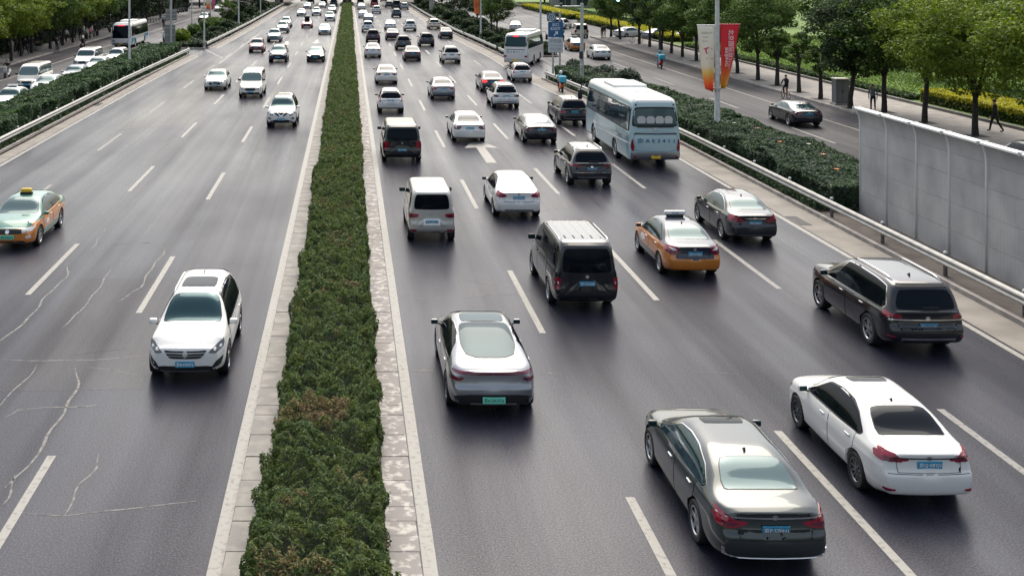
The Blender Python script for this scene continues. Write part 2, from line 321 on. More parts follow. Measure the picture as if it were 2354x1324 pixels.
struct('kerb', wall_strip([(33.07, y) for y in np.linspace(-5, 152, 20)], .16, -.02, .135).mesh('k'), KERBC); struct('kerb', wall_strip([(-33.07, y) for y in np.linspace(-5, 330, 20)], .16, -.02, .135).mesh('k'), KERBC)
struct('lawn_kerb', wall_strip([(39.1, y) for y in np.linspace(-5, 152, 20)], .22, -.02, .30).mesh('k'), mat('dark kerb', (.12, .115, .11), .8, noise=(2, (.18, .17, .16), .4, .6)))
struct('lawn', mesh_from('lawn', *sheet(39.2, 140, -5, 165, .14, 1, 1)), LAWN); struct('lawn', mesh_from('lawn', *sheet(45, 140, 165, 330, .10, 1, 1)), LAWN)
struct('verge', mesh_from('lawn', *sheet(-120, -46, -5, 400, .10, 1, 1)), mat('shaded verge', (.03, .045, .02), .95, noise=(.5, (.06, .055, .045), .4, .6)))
# junction nose on the left: kerbed tip of the far planting strip
struct('kerb', wall_strip([(-22.3, 136), (-21.2, 131), (-19.5, 129.4), (-16.8, 129.2)], .22, -.02, .16).mesh('k'), KERBC)
# overpass far up the road
OV = thing('overpass', 'concrete road overpass crossing high over the far end of the road', 'bridge', (0, 290, 0))
obj('deck', MB().box(-70, 70, -14, 14, 5.6, 7.2).mesh('d'), OV, m=CONC)
for x in (-33, -18.2, -.4, 18.0, 33):
    for y in (-9, 9): obj('pier', MB().tube([(x, y, -.05), (x, y, 5.7)], .55, 16).mesh('p', smooth=True, angle=40), OV, m=CONC)
obj('parapet', MB().box(-70, 70, -14.3, -14.002, 5.3, 8.2).mesh('d'), OV, m=CONC)
# ------------------------------------------------------------------ foliage
def leaves(name, P, N, size, mats, aspect=.55, fold=True, jit=.9, rng=None):
    """leaf-sized faces at points P, turned about their outward normals N; size is a number or one per leaf"""
    rng = rng or np.random.default_rng(1); n = len(P); size = np.broadcast_to(np.asarray(size, float), (n,))[:, None]
    d = N + rng.normal(0, jit, (n, 3)); d /= np.linalg.norm(d, axis=1)[:, None] + 1e-9
    r = rng.normal(0, 1, (n, 3)); t = np.cross(d, r); t /= np.linalg.norm(t, axis=1)[:, None] + 1e-9; b = np.cross(d, t)
    s = size * rng.uniform(.65, 1.35, (n, 1))
    v = np.empty((n, 4, 3)); v[:, 0] = P - t * s * .5; v[:, 1] = P + b * s * aspect * .5 + d * s * .08; v[:, 2] = P + t * s * .5 - d * s * .1; v[:, 3] = P - b * s * aspect * .5 + d * s * .08
    q = np.arange(n * 4).reshape(n, 4)
    return mesh_np(name, v.reshape(-1, 3), q, mats, True)
def vnoise(x, y, s, seed=0):
    """smooth value noise"""
    x = np.asarray(x) * s; y = np.asarray(y) * s; xi = np.floor(x).astype(int); yi = np.floor(y).astype(int); fx = x - xi; fy = y - yi
    def h(a, b): k = np.sin(a * 127.1 + b * 311.7 + seed * 74.7) * 43758.5453; return k - np.floor(k)
    fx = fx * fx * (3 - 2 * fx); fy = fy * fy * (3 - 2 * fy)
    return (h(xi, yi) * (1 - fx) + h(xi + 1, yi) * fx) * (1 - fy) + (h(xi, yi + 1) * (1 - fx) + h(xi + 1, yi + 1) * fx) * fy
def leafmat(name, a, b, c, scale=.7, lo=.45, hi=.7, trans=.42): return mat(name, a, .6, spec=.35, noise=(scale, c, lo, hi), var=b, trans=trans)
JUN = leafmat('juniper', (.036, .072, .022), (.11, .165, .038), (.085, .110, .018), 2.6, .45, .66); DRY = mat('dry juniper', (.13, .095, .035), .8, var=(.27, .19, .085), trans=.2); TWIG = mat('twig', (.07, .045, .035), .9)
ROSE = leafmat('rose leaf', (.022, .056, .026), (.080, .140, .050), (.040, .09, .024), .5); ROSED = leafmat('dusty leaf', (.045, .065, .052), (.13, .16, .115), (.035, .06, .035), .6)
GOLDL = leafmat('golden privet leaf', (.34, .33, .012), (.52, .47, .03), (.24, .27, .015), .5); GREENL = leafmat('box leaf', (.022, .05, .012), (.07, .12, .025), (.04, .08, .016), .5)
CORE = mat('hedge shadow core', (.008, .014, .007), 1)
def hedge(name, label, fx0, fx1, y0, y1, h, dens, size, mats, z0=.10, lump=.12, ls=.9, seed=0, split=None, shape=.0, core=True, aspect=.4, up=.5, mixed=None, sides=.9, group=None, clump=0.0):
    """a planted hedge: leaf clumps over the top and sides of an uneven body; fx0(y), fx1(y) give its faces"""
    rng = np.random.default_rng(100 + seed); root = thing(name, label, 'hedge', (0, 0, 0), 0, group)
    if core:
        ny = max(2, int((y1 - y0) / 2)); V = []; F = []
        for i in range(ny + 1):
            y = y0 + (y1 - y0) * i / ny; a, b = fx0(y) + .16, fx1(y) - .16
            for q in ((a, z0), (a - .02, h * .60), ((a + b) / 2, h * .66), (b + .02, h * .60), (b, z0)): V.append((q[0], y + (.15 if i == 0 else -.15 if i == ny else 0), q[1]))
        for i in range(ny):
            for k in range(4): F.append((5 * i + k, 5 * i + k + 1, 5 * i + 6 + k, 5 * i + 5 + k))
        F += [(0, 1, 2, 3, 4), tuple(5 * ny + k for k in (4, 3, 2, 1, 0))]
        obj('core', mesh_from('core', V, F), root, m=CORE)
    segs = split or [(y0, y1, 1.0, 1.0)]; allP = []; allN = []; allS = []
    for a, b, kd, ks in segs:
        L = b - a; wmean = fx1((a + b) / 2) - fx0((a + b) / 2); nt = int(L * wmean * dens * kd); ns = int(L * (h - z0) * dens * kd * sides)
        y = rng.uniform(a, b, nt); t = rng.uniform(0, 1, nt); x0 = fx0(y) + np.zeros(nt); x1 = fx1(y) + np.zeros(nt); x = x0 + (x1 - x0) * t
        edge = np.minimum(t, 1 - t) * (x1 - x0); zt = h + lump * (vnoise(x, y, ls, seed) - .5) * 2 + lump * .6 * (vnoise(x, y, ls * 2.7, seed + 3) - .5) * 2 - shape * np.clip(.35 - edge, 0, 1) - np.abs(rng.normal(0, size * ks * .6, nt))
        P = np.stack([x, y, zt], 1); N = np.stack([np.zeros(nt), np.zeros(nt), np.ones(nt)], 1); allP.append(P); allN.append(N); allS.append(np.full(nt, size * ks))
        for sgn, f in ((-1, fx0), (1, fx1)):
            y = rng.uniform(a, b, ns); z = z0 + (h - z0) * rng.uniform(0, 1, ns) ** .8; x = f(y) + sgn * (lump * 1.0 * (vnoise(z, y, ls * 1.3, seed + 7 + sgn) - .55) * 2 - np.abs(rng.normal(0, size * ks * .5, ns)) - shape * np.clip(z - h + .3, 0, 1))
            allP.append(np.stack([x, y, z], 1)); allN.append(np.stack([np.full(ns, sgn), np.zeros(ns), np.full(ns, .5)], 1)); allS.append(np.full(ns, size * ks))
    for ye, sg in ((y0, -1), (y1, 1)):
        n = int((fx1(ye) - fx0(ye)) * h * dens * segs[0 if sg < 0 else -1][2]); ks = segs[0 if sg < 0 else -1][3]
        allP.append(np.stack([rng.uniform(fx0(ye), fx1(ye), n), np.full(n, ye) - sg * np.abs(rng.normal(0, .06, n)), rng.uniform(z0, h, n)], 1)); allN.append(np.tile([0, sg, .4], (n, 1))); allS.append(np.full(n, size * ks))
    P = np.concatenate(allP); N = np.concatenate(allN) + np.array([0, 0, up]); S = np.concatenate(allS)
    if clump:                                               # gather the leaves into tufts with dark hollows between them
        cell = .34; gx = np.floor(P[:, 0] / cell); gy = np.floor(P[:, 1] / cell); hsh = np.sin(gx * 12.9898 + gy * 78.233) * 43758.5453; hsh -= np.floor(hsh); hs2 = np.sin(gx * 39.346 + gy * 11.135) * 24634.6345; hs2 -= np.floor(hs2)
        cx = (gx + .25 + .5 * hsh) * cell; cy = (gy + .25 + .5 * hs2) * cell; r2 = ((P[:, 0] - cx) ** 2 + (P[:, 1] - cy) ** 2) / (cell * .5) ** 2
        P[:, 2] += clump * (1 - r2) * (.35 + .65 * hsh); N[:, 0] += (P[:, 0] - cx) * 3.0; N[:, 1] += (P[:, 1] - cy) * 3.0
    if mixed is not None: k = mixed(P, rng)
    else: k = np.zeros(len(P), int)
    names = ('foliage', 'dry_foliage', 'twigs')
    for i, m in enumerate(mats):
        s = k == i
        if s.any(): tag(obj(names[i] if i < 3 else 'foliage', leaves('leaf', P[s], N[s], S[s] * (1 if i < 2 else 1.4), (m,), aspect if i < 2 else .12, rng=rng, jit=.75), root), kind='stuff')
    return root
def dry(P, rng):
    a = vnoise(P[:, 0], P[:, 1], 1.1, 21) * .6 + vnoise(P[:, 0], P[:, 1], 3.1, 5) * .4; k = np.zeros(len(P), int)
    k[(a > .75) & (rng.random(len(P)) < .55)] = 1; k[(rng.random(len(P)) < .006)] = 2
    d = (P[:, 0] + .48) ** 2 / .24 + (P[:, 1] - 22.0) ** 2 / .55; k[(d < 1) & (rng.random(len(P)) < .85)] = 1; k[(d < .8) & (rng.random(len(P)) < .12)] = 2      # the brown bush
    return k
def ragged(x, a, s): return lambda y: x + a * (vnoise(y, np.zeros_like(np.asarray(y, float)) + s, .8, s) - .5) * 2 + a * .7 * (vnoise(y, np.zeros_like(np.asarray(y, float)) + s, .17, s + 2) - .5) * 2
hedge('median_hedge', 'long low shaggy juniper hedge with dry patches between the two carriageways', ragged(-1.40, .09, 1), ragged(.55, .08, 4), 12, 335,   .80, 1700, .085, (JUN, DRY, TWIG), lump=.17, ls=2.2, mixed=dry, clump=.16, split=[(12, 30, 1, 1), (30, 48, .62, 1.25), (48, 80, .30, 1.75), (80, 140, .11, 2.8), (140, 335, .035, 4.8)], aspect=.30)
# rose hedges beside the guardrails
def flowers(root, pts, cols, s=.09):
    for i, p in enumerate(pts):
        mb = MB()
        for k in range(6):
            a = k * math.pi / 3; mb.add([(0, 0, 0), (math.cos(a - .5) * s * .6, math.sin(a - .5) * s * .6, s * .35), (math.cos(a) * s, math.sin(a) * s, s * .5), (math.cos(a + .5) * s * .6, math.sin(a + .5) * s * .6, s * .35)], [(0, 1, 2, 3)])
        obj('flower', mb.mesh('f'), root, p, m=mat('petal %d' % (i % len(cols)), cols[i % len(cols)], .6))
def near_x(pts, y): return np.interp(y, [p[1] for p in pts], [p[0] for p in pts])
RH0 = [(18.85, 40), (18.85, 60), (18.5, 75), (17.4, 94)]; RH1 = [(22.6, 40), (22.6, 60), (22.3, 78), (20.9, 94)]
def bump_line(pts, a, s): return lambda y: near_x(pts, y) + a * (vnoise(y, np.zeros_like(np.asarray(y, float)) + s, .5, s) - .5) * 2
h1 = hedge('rose_hedge', 'dusty dark rose hedge with a few orange flowers behind the right guardrail', bump_line(RH0, .25, 11), bump_line(RH1, .2, 12), 43.2, 93.5, 1.10, 520, .15, (ROSED, ROSE), lump=.22, ls=.7, seed=3, split=[(43.2, 60, 1, 1), (60, 94, .55, 1.35)], aspect=.6, mixed=lambda P, r: (r.random(len(P)) < .5).astype(int), group='rose hedges beside the guardrails')
flowers(h1, [(20.2 + random.random() * 1.6, y, 1.15 + random.random() * .15) for y in (46, 49, 52.4, 53, 57, 59, 64)], [(.75, .22, .06), (.7, .3, .2), (.75, .7, .6)], .13)
h2 = hedge('rose_hedge', 'leafy green rose hedge with white flowers behind the left guardrail', bump_line([(-21.4, 40), (-21.4, 122)], .2, 14), bump_line([(-18.6, 40), (-18.6, 90), (-18.1, 122)], .25, 15), 55, 119, 1.35, 420, .20, (ROSE, ROSED), lump=.28, ls=.6, seed=5, split=[(55, 80, 1, 1), (80, 119, .62, 1.3)], aspect=.6, mixed=lambda P, r: (r.random(len(P)) < .12).astype(int), group='rose hedges beside the guardrails')
flowers(h2, [(-18.75 - random.random() * .5, y, .3 + random.random() * .75) for y in (61, 66, 69, 73, 78, 84, 89, 95, 101, 108)], [(.75, .72, .66), (.75, .7, .7)], .13)
hedge('ground_cover', 'low dark ground cover under the right guardrail', lambda y: near_x([(18.2, 40), (18.2, 60), (17.8, 75), (16.8, 94)], y), lambda y: near_x([(19.2, 40), (19.2, 60), (18.9, 75), (17.9, 94)], y), 43.2, 93.5, .42, 260, .16, (ROSE,), lump=.16, ls=.8, seed=91, split=[(43.2, 60, 1, 1), (60, 94, .5, 1.4)], aspect=.5, core=False, group='ground cover under the guardrails')
hedge('ground_cover', 'low dark ground cover under the left guardrail', lambda y: near_x([(-19.2, 40), (-19.1, 90), (-18.6, 122)], y), lambda y: near_x([(-18.12, 40), (-18.05, 90), (-17.5, 122)], y), 55, 120, .42, 220, .18, (ROSE,), lump=.16, ls=.8, seed=93, split=[(55, 80, 1, 1), (80, 120, .5, 1.4)], aspect=.5, core=False, group='ground cover under the guardrails')
# clipped golden hedges and green hedges along the lawn
YH = 'clipped hedges along the right lawn'
for y0, y1, lb in ((48, 78, 'golden clipped hedge on the right lawn nearest the noise barrier'), (140, 196, 'golden clipped hedge beside the right service road'), (203, 258, 'far golden clipped hedge at the top of the service road')):
    hedge('golden_hedge', lb, lambda y: 40.2 + 0 * y, lambda y: 43.4 + 0 * y, y0, y1, 1.05, 200 if y0 < 100 else 60, .20 if y0 < 100 else .36, (GOLDL, GREENL), z0=.14, lump=.07, seed=int(y0), mixed=lambda P, r: ((P[:, 2] < .72) & (r.random(len(P)) < .9)).astype(int), aspect=.6, group=YH)
hedge('box_hedge', 'dark green low hedge at the pavement edge of the right lawn', lambda y: 39.9 + 0 * y, lambda y: 41.0 + 0 * y, 79, 132, .45, 150, .22, (GREENL,), z0=.14, lump=.07, seed=71, aspect=.6, group=YH)
for y0, y1, lb in ((50, 79, 'green clipped hedge behind the near golden hedge'), (140, 270, 'green clipped hedge behind the far golden hedges')): hedge('box_hedge', lb, lambda y: 44.6 + 0 * y, lambda y: 47.5 + 0 * y, y0, y1, .9, 45, .36, (GREENL,), z0=.14, lump=.1, seed=73, aspect=.6, group=YH)
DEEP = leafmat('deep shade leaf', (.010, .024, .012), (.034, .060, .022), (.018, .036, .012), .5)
hedge('backdrop_hedge', 'tall hedge added as a dark backdrop behind the crowd on the left pavement', lambda y: -40.5 + 0 * y, lambda y: -37.6 + 0 * y, 92, 262, 2.6, 55, .42, (DEEP,), lump=.35, ls=.5, seed=77, split=[(92, 150, 1, 1), (150, 262, .4, 1.6)], aspect=.6)  # hedge added to darken the background behind the crowd
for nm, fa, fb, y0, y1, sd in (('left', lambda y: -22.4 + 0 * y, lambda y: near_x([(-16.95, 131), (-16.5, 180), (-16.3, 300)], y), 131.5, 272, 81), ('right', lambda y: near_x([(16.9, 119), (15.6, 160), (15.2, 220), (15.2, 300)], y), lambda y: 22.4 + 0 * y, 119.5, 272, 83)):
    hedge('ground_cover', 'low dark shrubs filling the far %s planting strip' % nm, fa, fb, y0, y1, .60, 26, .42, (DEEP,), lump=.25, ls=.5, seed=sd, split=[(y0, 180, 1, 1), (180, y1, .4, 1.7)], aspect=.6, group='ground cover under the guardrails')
# tufts of longer grass on the lawns
def grass(name, label, x0, x1, y0, y1, n, size, m, z):
    rng = np.random.default_rng(n); P = np.stack([rng.uniform(x0, x1, n), rng.uniform(y0, y1, n), np.full(n, z)], 1); N = np.tile([0, -.6, .5], (n, 1))
    tag(obj(name, leaves('g', P, N, size, (m,), .3, rng=rng)), label, 'grass', kind='stuff')
grass('grass', 'bright green lawn grass beyond the right pavement', 41.2, 80, 80, 152, 60000, .26, leafmat('grass blade', (.10, .19, .022), (.20, .30, .05), (.08, .15, .02), .25), .18)
# ------------------------------------------------------------------ trees
BARK = mat('bark', (.022, .018, .016), .95, noise=(6, (.045, .038, .032), .4, .6), bump=(14, .6))
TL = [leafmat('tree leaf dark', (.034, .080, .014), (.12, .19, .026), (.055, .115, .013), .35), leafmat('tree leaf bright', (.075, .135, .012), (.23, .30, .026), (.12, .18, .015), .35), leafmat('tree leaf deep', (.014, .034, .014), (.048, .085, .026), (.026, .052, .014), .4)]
def make_tree(seed, H, base, rad, nclump=70, per=130, leaf=.20, fork=True, lean=0.0):
    rng = np.random.default_rng(seed); rnd = random.Random(seed); tr = MB(); th = base * .92
    tr.tube([(0, 0, -.05), (.02, 0, th * .3), (lean * .5, .03, th * .7), (lean, 0, th)], [.20, .165, .145, .13], 10)
    tips = []
    nb = 5 if fork else 4
    for i in range(nb):
        a = 2 * math.pi * (i + rnd.random() * .6) / nb; r = rad * rnd.uniform(.45, .75); z1 = th + (H - th) * rnd.uniform(.35, .75); m = Vector((lean + math.cos(a) * r * .35, math.sin(a) * r * .35, th + (z1 - th) * .55)); e = Vector((lean + math.cos(a) * r, math.sin(a) * r, z1))
        tr.tube([(lean, 0, th - .15), tuple(m), tuple(e)], [.095, .06, .02], 7); tips.append(e)
        for _ in range(2):
            b = a + rnd.uniform(-.9, .9); q = m + Vector((math.cos(b) * r * .7, math.sin(b) * r * .7, rnd.uniform(.1, 1.2))); tr.tube([tuple(m), tuple(q)], [.04, .012], 5); tips.append(q)
    tr.tube([(lean, 0, th - .1), (lean + .1, .1, H * .8)], [.10, .02], 7)
    C = []; hc = (base + H) / 2; hh = (H - base) / 2
    while len(C) < nclump:
        p = rng.normal(0, 1, 3); p /= np.linalg.norm(p); p *= rng.uniform(.45, 1.0) ** .6; prof = 1 - .35 * max(0, p[2]) - .25 * max(0, -p[2])
        C.append((lean + p[0] * rad * prof * rng.uniform(.85, 1.15), p[1] * rad * prof * rng.uniform(.85, 1.15), hc + p[2] * hh))
    C += [(t.x, t.y, t.z) for t in tips]
    C = np.array(C); n = per; P = []; N = []
    for c in C:
        k = int(n * rng.uniform(.5, 1.3)); d = rng.normal(0, 1, (k, 3)); d /= np.linalg.norm(d, axis=1)[:, None]; rr = rng.uniform(.3, 1, (k, 1)) ** .5 * rad * rng.uniform(.16, .30); q = d * rr * np.array([1.25, 1.25, .62]); P.append(c + q); N.append(d * .5 + np.array([0, 0, .9]))
    P = np.concatenate(P); N = np.concatenate(N)
    return tr.mesh('trunk', (BARK,), True, 60), leaves('crown', P, N, leaf, (None,), .62, rng=rng, jit=.6)
TREES = [make_tree(3, 8.6, 2.5, 3.2, 80, 150, .20), make_tree(11, 9.2, 2.9, 3.5, 90, 150, .21, lean=.25), make_tree(19, 7.8, 2.2, 2.9, 74, 140, .19, lean=-.2), make_tree(27, 8.8, 2.35, 3.6, 90, 150, .20)]
YOUNG = [make_tree(41, 4.6, 2.1, 1.15, 26, 120, .16, fork=False), make_tree(43, 5.0, 2.3, 1.3, 28, 120, .16, fork=False)]
def tree(kind, x, y, label, group, rz=0.0, s=1.0, leaf=0, z=.1, name='tree', sz=None):
    t = thing(name, label, 'tree', (x, y, z), rz, group); t.scale = (s, s, sz or s)
    obj('trunk', kind[0], t); c = obj('crown', kind[1], t); c.material_slots[0].link = 'OBJECT'; c.material_slots[0].material = TL[leaf]
    return t
RG = 'street trees along the right pavement'; LG = 'street trees along the left pavement'; order = ['nearest', 'second', 'third', 'fourth', 'fifth', 'sixth', 'seventh', 'eighth', 'ninth', 'tenth', 'eleventh', 'twelfth', 'thirteenth', 'fourteenth', 'fifteenth', 'sixteenth', 'seventeenth', 'eighteenth', 'nineteenth', 'twentieth', 'twenty-first', 'twenty-second', 'twenty-third', 'twenty-fourth', 'twenty-fifth', 'twenty-sixth']
row = [(36.0, 56.5, 3, 1.05, 1), (35.2, 62.3, 3, 1.0, 1), (35.1, 67.6, 1, .95, 1), (34.96, 72.4, 0, 1.0, 0), (33.75, 74.6, 2, 1.05, 2), (33.9, 79.7, 4, .9, 0), (34.1, 84, 5, .9, 0), (34.26, 88.7, 4, 1.0, 0), (34.3, 93, 0, .95, 0), (34.7, 99, 1, .95, 0), (34.9, 105.5, 2, 1, 0), (35.1, 112, 0, 1, 0), (35.2, 117, 3, .95, 0), (35.4, 121.7, 1, 1, 2), (35.8, 127, 2, 1.05, 0), (35.7, 131.6, 0, 1, 2), (35.8, 136.7, 3, 1, 0), (35.6, 145.6, 1, .95, 0), (35.7, 151, 0, 1, 0)]
for i, (x, y, k, s, lf) in enumerate(row):
    young = k > 3; tree(YOUNG[k - 4] if young else TREES[k], x, y, ('slim young tree with a small crown' if young else 'dark-trunked street tree with a spreading crown') + ' on the right pavement, %s from the barrier end' % order[i], RG, i * 2.4, s, lf, .12)
# bare earth squares at the foot of the pavement trees
for i, (x, y, *_r) in enumerate(row[:12]): obj('tree_pit', mesh_from('pit', *sheet(x - .6, x + .6, y - .6, y + .6, .125)), bpy.data.objects['pavement'], m=mat('tree pit earth', (.05, .045, .04), .95))
BR = 'trees on the right lawn'
for i, (x, y, k, s, lf) in enumerate(((47, 60, 0, 1.0, 1), (50, 71, 1, 1.0, 1), (48.5, 82, 2, 1.05, 0), (50, 94, 3, 1, 0), (49, 106, 0, 1.1, 0), (51, 118, 1, 1, 0), (50, 131, 2, 1.1, 0), (52, 145, 3, 1.1, 2), (50, 160, 0, 1.1, 0), (51, 176, 1, 1.1, 0), (49, 190, 2, 1.1, 2), (54, 205, 0, 1.2, 0), (51, 222, 3, 1.2, 0), (55, 240, 1, 1.2, 2), (60, 65, 2, 1.1, 1), (61, 80, 0, 1.2, 0), (62, 100, 3, 1.2, 0), (64, 122, 1, 1.3, 2), (66, 150, 0, 1.3, 0), (68, 180, 2, 1.4, 2), (72, 215, 3, 1.5, 2), (58, 262, 1, 1.4, 2), (48, 272, 0, 1.4, 2))):
    tree(TREES[k], x, y, 'lawn tree beyond the right pavement, %s outward along the lawn' % order[i], BR, i * 1.9 + .5, s, lf, .14)
for i, (x, y) in enumerate(((53, 62), (56, 74), (58, 68))): tree(YOUNG[i % 2], x, y, 'thin sapling on the bright lawn, %s from the barrier' % order[i], BR, i, .55, 1, .14, 'sapling')
for i, (x, y, k, s, lf) in enumerate(((-34.2, 97, 3, .95, 1), (-34.3, 104.5, 0, 1.0, 1), (-34.1, 112, 1, .9, 1), (-34.9, 118, 2, .95, 1), (-34.9, 122, 0, .95, 1), (-34.6, 128.5, 3, 1.0, 0), (-34.6, 134, 1, .95, 1), (-34.6, 139, 2, 1, 0), (-34.6, 146, 0, 1, 1), (-34.7, 153, 3, 1, 0), (-34.7, 161, 1, 1, 2), (-34.8, 170, 0, 1.05, 2), (-34.8, 180, 2, 1.05, 2), (-35, 192, 3, 1.05, 2), (-35, 206, 1, 1.1, 2), (-35, 222, 0, 1.1, 2), (-35, 240, 2, 1.1, 2), (-35, 260, 1, 1.2, 2))):
    tree(TREES[k], x, y, 'street tree on the left pavement, %s along the row' % order[i], LG, i * 2.1, s, lf, .12)
for i, (x, y, k, s) in enumerate(((-44, 106, 0, 1.1), (-43, 117, 1, 1.1), (-44, 129, 2, 1.15), (-43, 141, 3, 1.1), (-45, 154, 0, 1.2), (-43, 168, 1, 1.2), (-45, 184, 2, 1.2), (-44, 202, 3, 1.3), (-46, 224, 0, 1.3), (-45, 250, 1, 1.4), (-52, 122, 3, 1.2), (-54, 145, 0, 1.3), (-55, 172, 2, 1.4), (-56, 205, 1, 1.5), (-58, 245, 3, 1.6))):
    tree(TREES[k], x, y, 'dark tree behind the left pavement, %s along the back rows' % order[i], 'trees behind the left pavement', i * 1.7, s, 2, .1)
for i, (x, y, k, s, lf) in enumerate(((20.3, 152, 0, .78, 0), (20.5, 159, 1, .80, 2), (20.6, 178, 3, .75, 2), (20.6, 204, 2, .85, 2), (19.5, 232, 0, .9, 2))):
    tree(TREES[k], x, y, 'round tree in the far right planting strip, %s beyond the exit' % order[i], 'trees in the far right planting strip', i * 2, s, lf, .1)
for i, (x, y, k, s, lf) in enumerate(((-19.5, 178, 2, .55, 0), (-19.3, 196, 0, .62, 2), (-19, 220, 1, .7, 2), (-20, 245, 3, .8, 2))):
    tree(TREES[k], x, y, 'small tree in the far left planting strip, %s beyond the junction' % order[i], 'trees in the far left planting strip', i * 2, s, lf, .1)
# shrubs
def make_shrub(seed, r, h, n, leaf):
    rng = np.random.default_rng(seed); P = []; N = []
    for _ in range(16):
        c = rng.normal(0, 1, 3); c /= np.linalg.norm(c); c = np.array([c[0] * r * .6, c[1] * r * .6, h * .5 + c[2] * h * .3]); k = n // 16; d = rng.normal(0, 1, (k, 3)); d /= np.linalg.norm(d, axis=1)[:, None]; P.append(c + d * np.array([r * .45, r * .45, h * .26]) * rng.uniform(.6, 1, (k, 1))); N.append(d + [0, 0, .6])
    P = np.concatenate(P); P[:, 2] = np.maximum(P[:, 2], .03)
    st = MB()
    for k in range(5): a = k * 1.26; st.tube([(0, 0, -.03), (math.cos(a) * r * .4, math.sin(a) * r * .4, h * .5)], [.03, .012], 5)
    return st.mesh('stems', (BARK,)), leaves('shrub', P, np.concatenate(N), leaf, (None,), .55, rng=rng)
SHR = [make_shrub(1, 1.0, 1.5, 2600, .20), make_shrub(2, 1.3, 1.2, 2600, .22), make_shrub(3, .8, 1.1, 2000, .18)]
def shrub(k, x, y, label, s=1.0, lf=TL[0], group='shrubs in the planting strips'):
    t = thing('shrub', label, 'shrub', (x, y, .1), k + x, group); t.scale = (s, s, s); obj('stem', SHR[k][0], t); c = obj('foliage', SHR[k][1], t); c.material_slots[0].link = 'OBJECT'; c.material_slots[0].material = lf
shrub(0, -20.4, 134.5, 'round bright green bush at the tip of the far left planting strip', 1.35, TL[1])
for i, (x, y, k, s, lf) in enumerate(((-18.4, 141, 1, 1.1, TL[2]), (-20.6, 147, 0, 1.3, TL[0]), (-18.2, 152, 1, 1.2, TL[2]), (-20.4, 158, 0, 1.4, TL[0]), (-18.0, 164, 2, 1.5, TL[2]), (-20.5, 170, 1, 1.5, TL[0]), (-18, 184, 0, 1.4, TL[2]), (-20, 190, 1, 1.5, TL[2]), (-18, 204, 0, 1.6, TL[2]), (-20, 214, 1, 1.6, TL[2]), (-18, 232, 0, 1.8, TL[2]))): shrub(k, x, y, 'dark bush in the far left planting strip, %s from the junction' % order[i], s, lf)
for i, (x, y, k, s, lf) in enumerate(((17.6, 123, 1, 1.0, TL[2]), (19.4, 126, 0, 1.0, TL[2]), (21.2, 122, 1, 1.1, TL[2]), (17.4, 131, 2, 1.4, TL[2]), (20.2, 134, 1, 1.2, TL[2]), (17.6, 140, 0, 1.1, TL[2]), (21, 143, 1, 1.2, TL[2]), (17.2, 150, 1, 1.3, TL[2]), (17.4, 162, 0, 1.3, TL[2]), (19.6, 168, 1, 1.5, TL[2]), (17.4, 176, 1, 1.4, TL[2]), (17.2, 190, 0, 1.5, TL[2]), (19.6, 196, 1, 1.6, TL[2]), (17.4, 212, 1, 1.7, TL[2]), (19.8, 220, 0, 1.7, TL[2]), (17.4, 240, 1, 2, TL[2]), (17.4, 262, 0, 2, TL[2]))): shrub(k, x, y, 'dark bush in the far right planting strip, %s beyond the exit' % order[i], s, lf)
for i, (x, y, k, s, lf) in enumerate(((19.6, 96.2, 0, 1.0, ROSED), (20.6, 90, 1, 1.25, ROSED), (21.0, 84, 0, 1.2, ROSED), (20.0, 78.5, 1, 1.2, ROSED))): shrub(k, x, y, 'dusty loose bush near the exit sign, %s from the exit' % order[i], s, lf)
for i in range(14): shrub(i % 3, -38.5 - (i % 3) * 1.1, 101 + i * 9.5, 'dark bush behind the left pavement crowd, %s along' % order[i], 1.5, TL[2], 'bushes behind the left pavement')
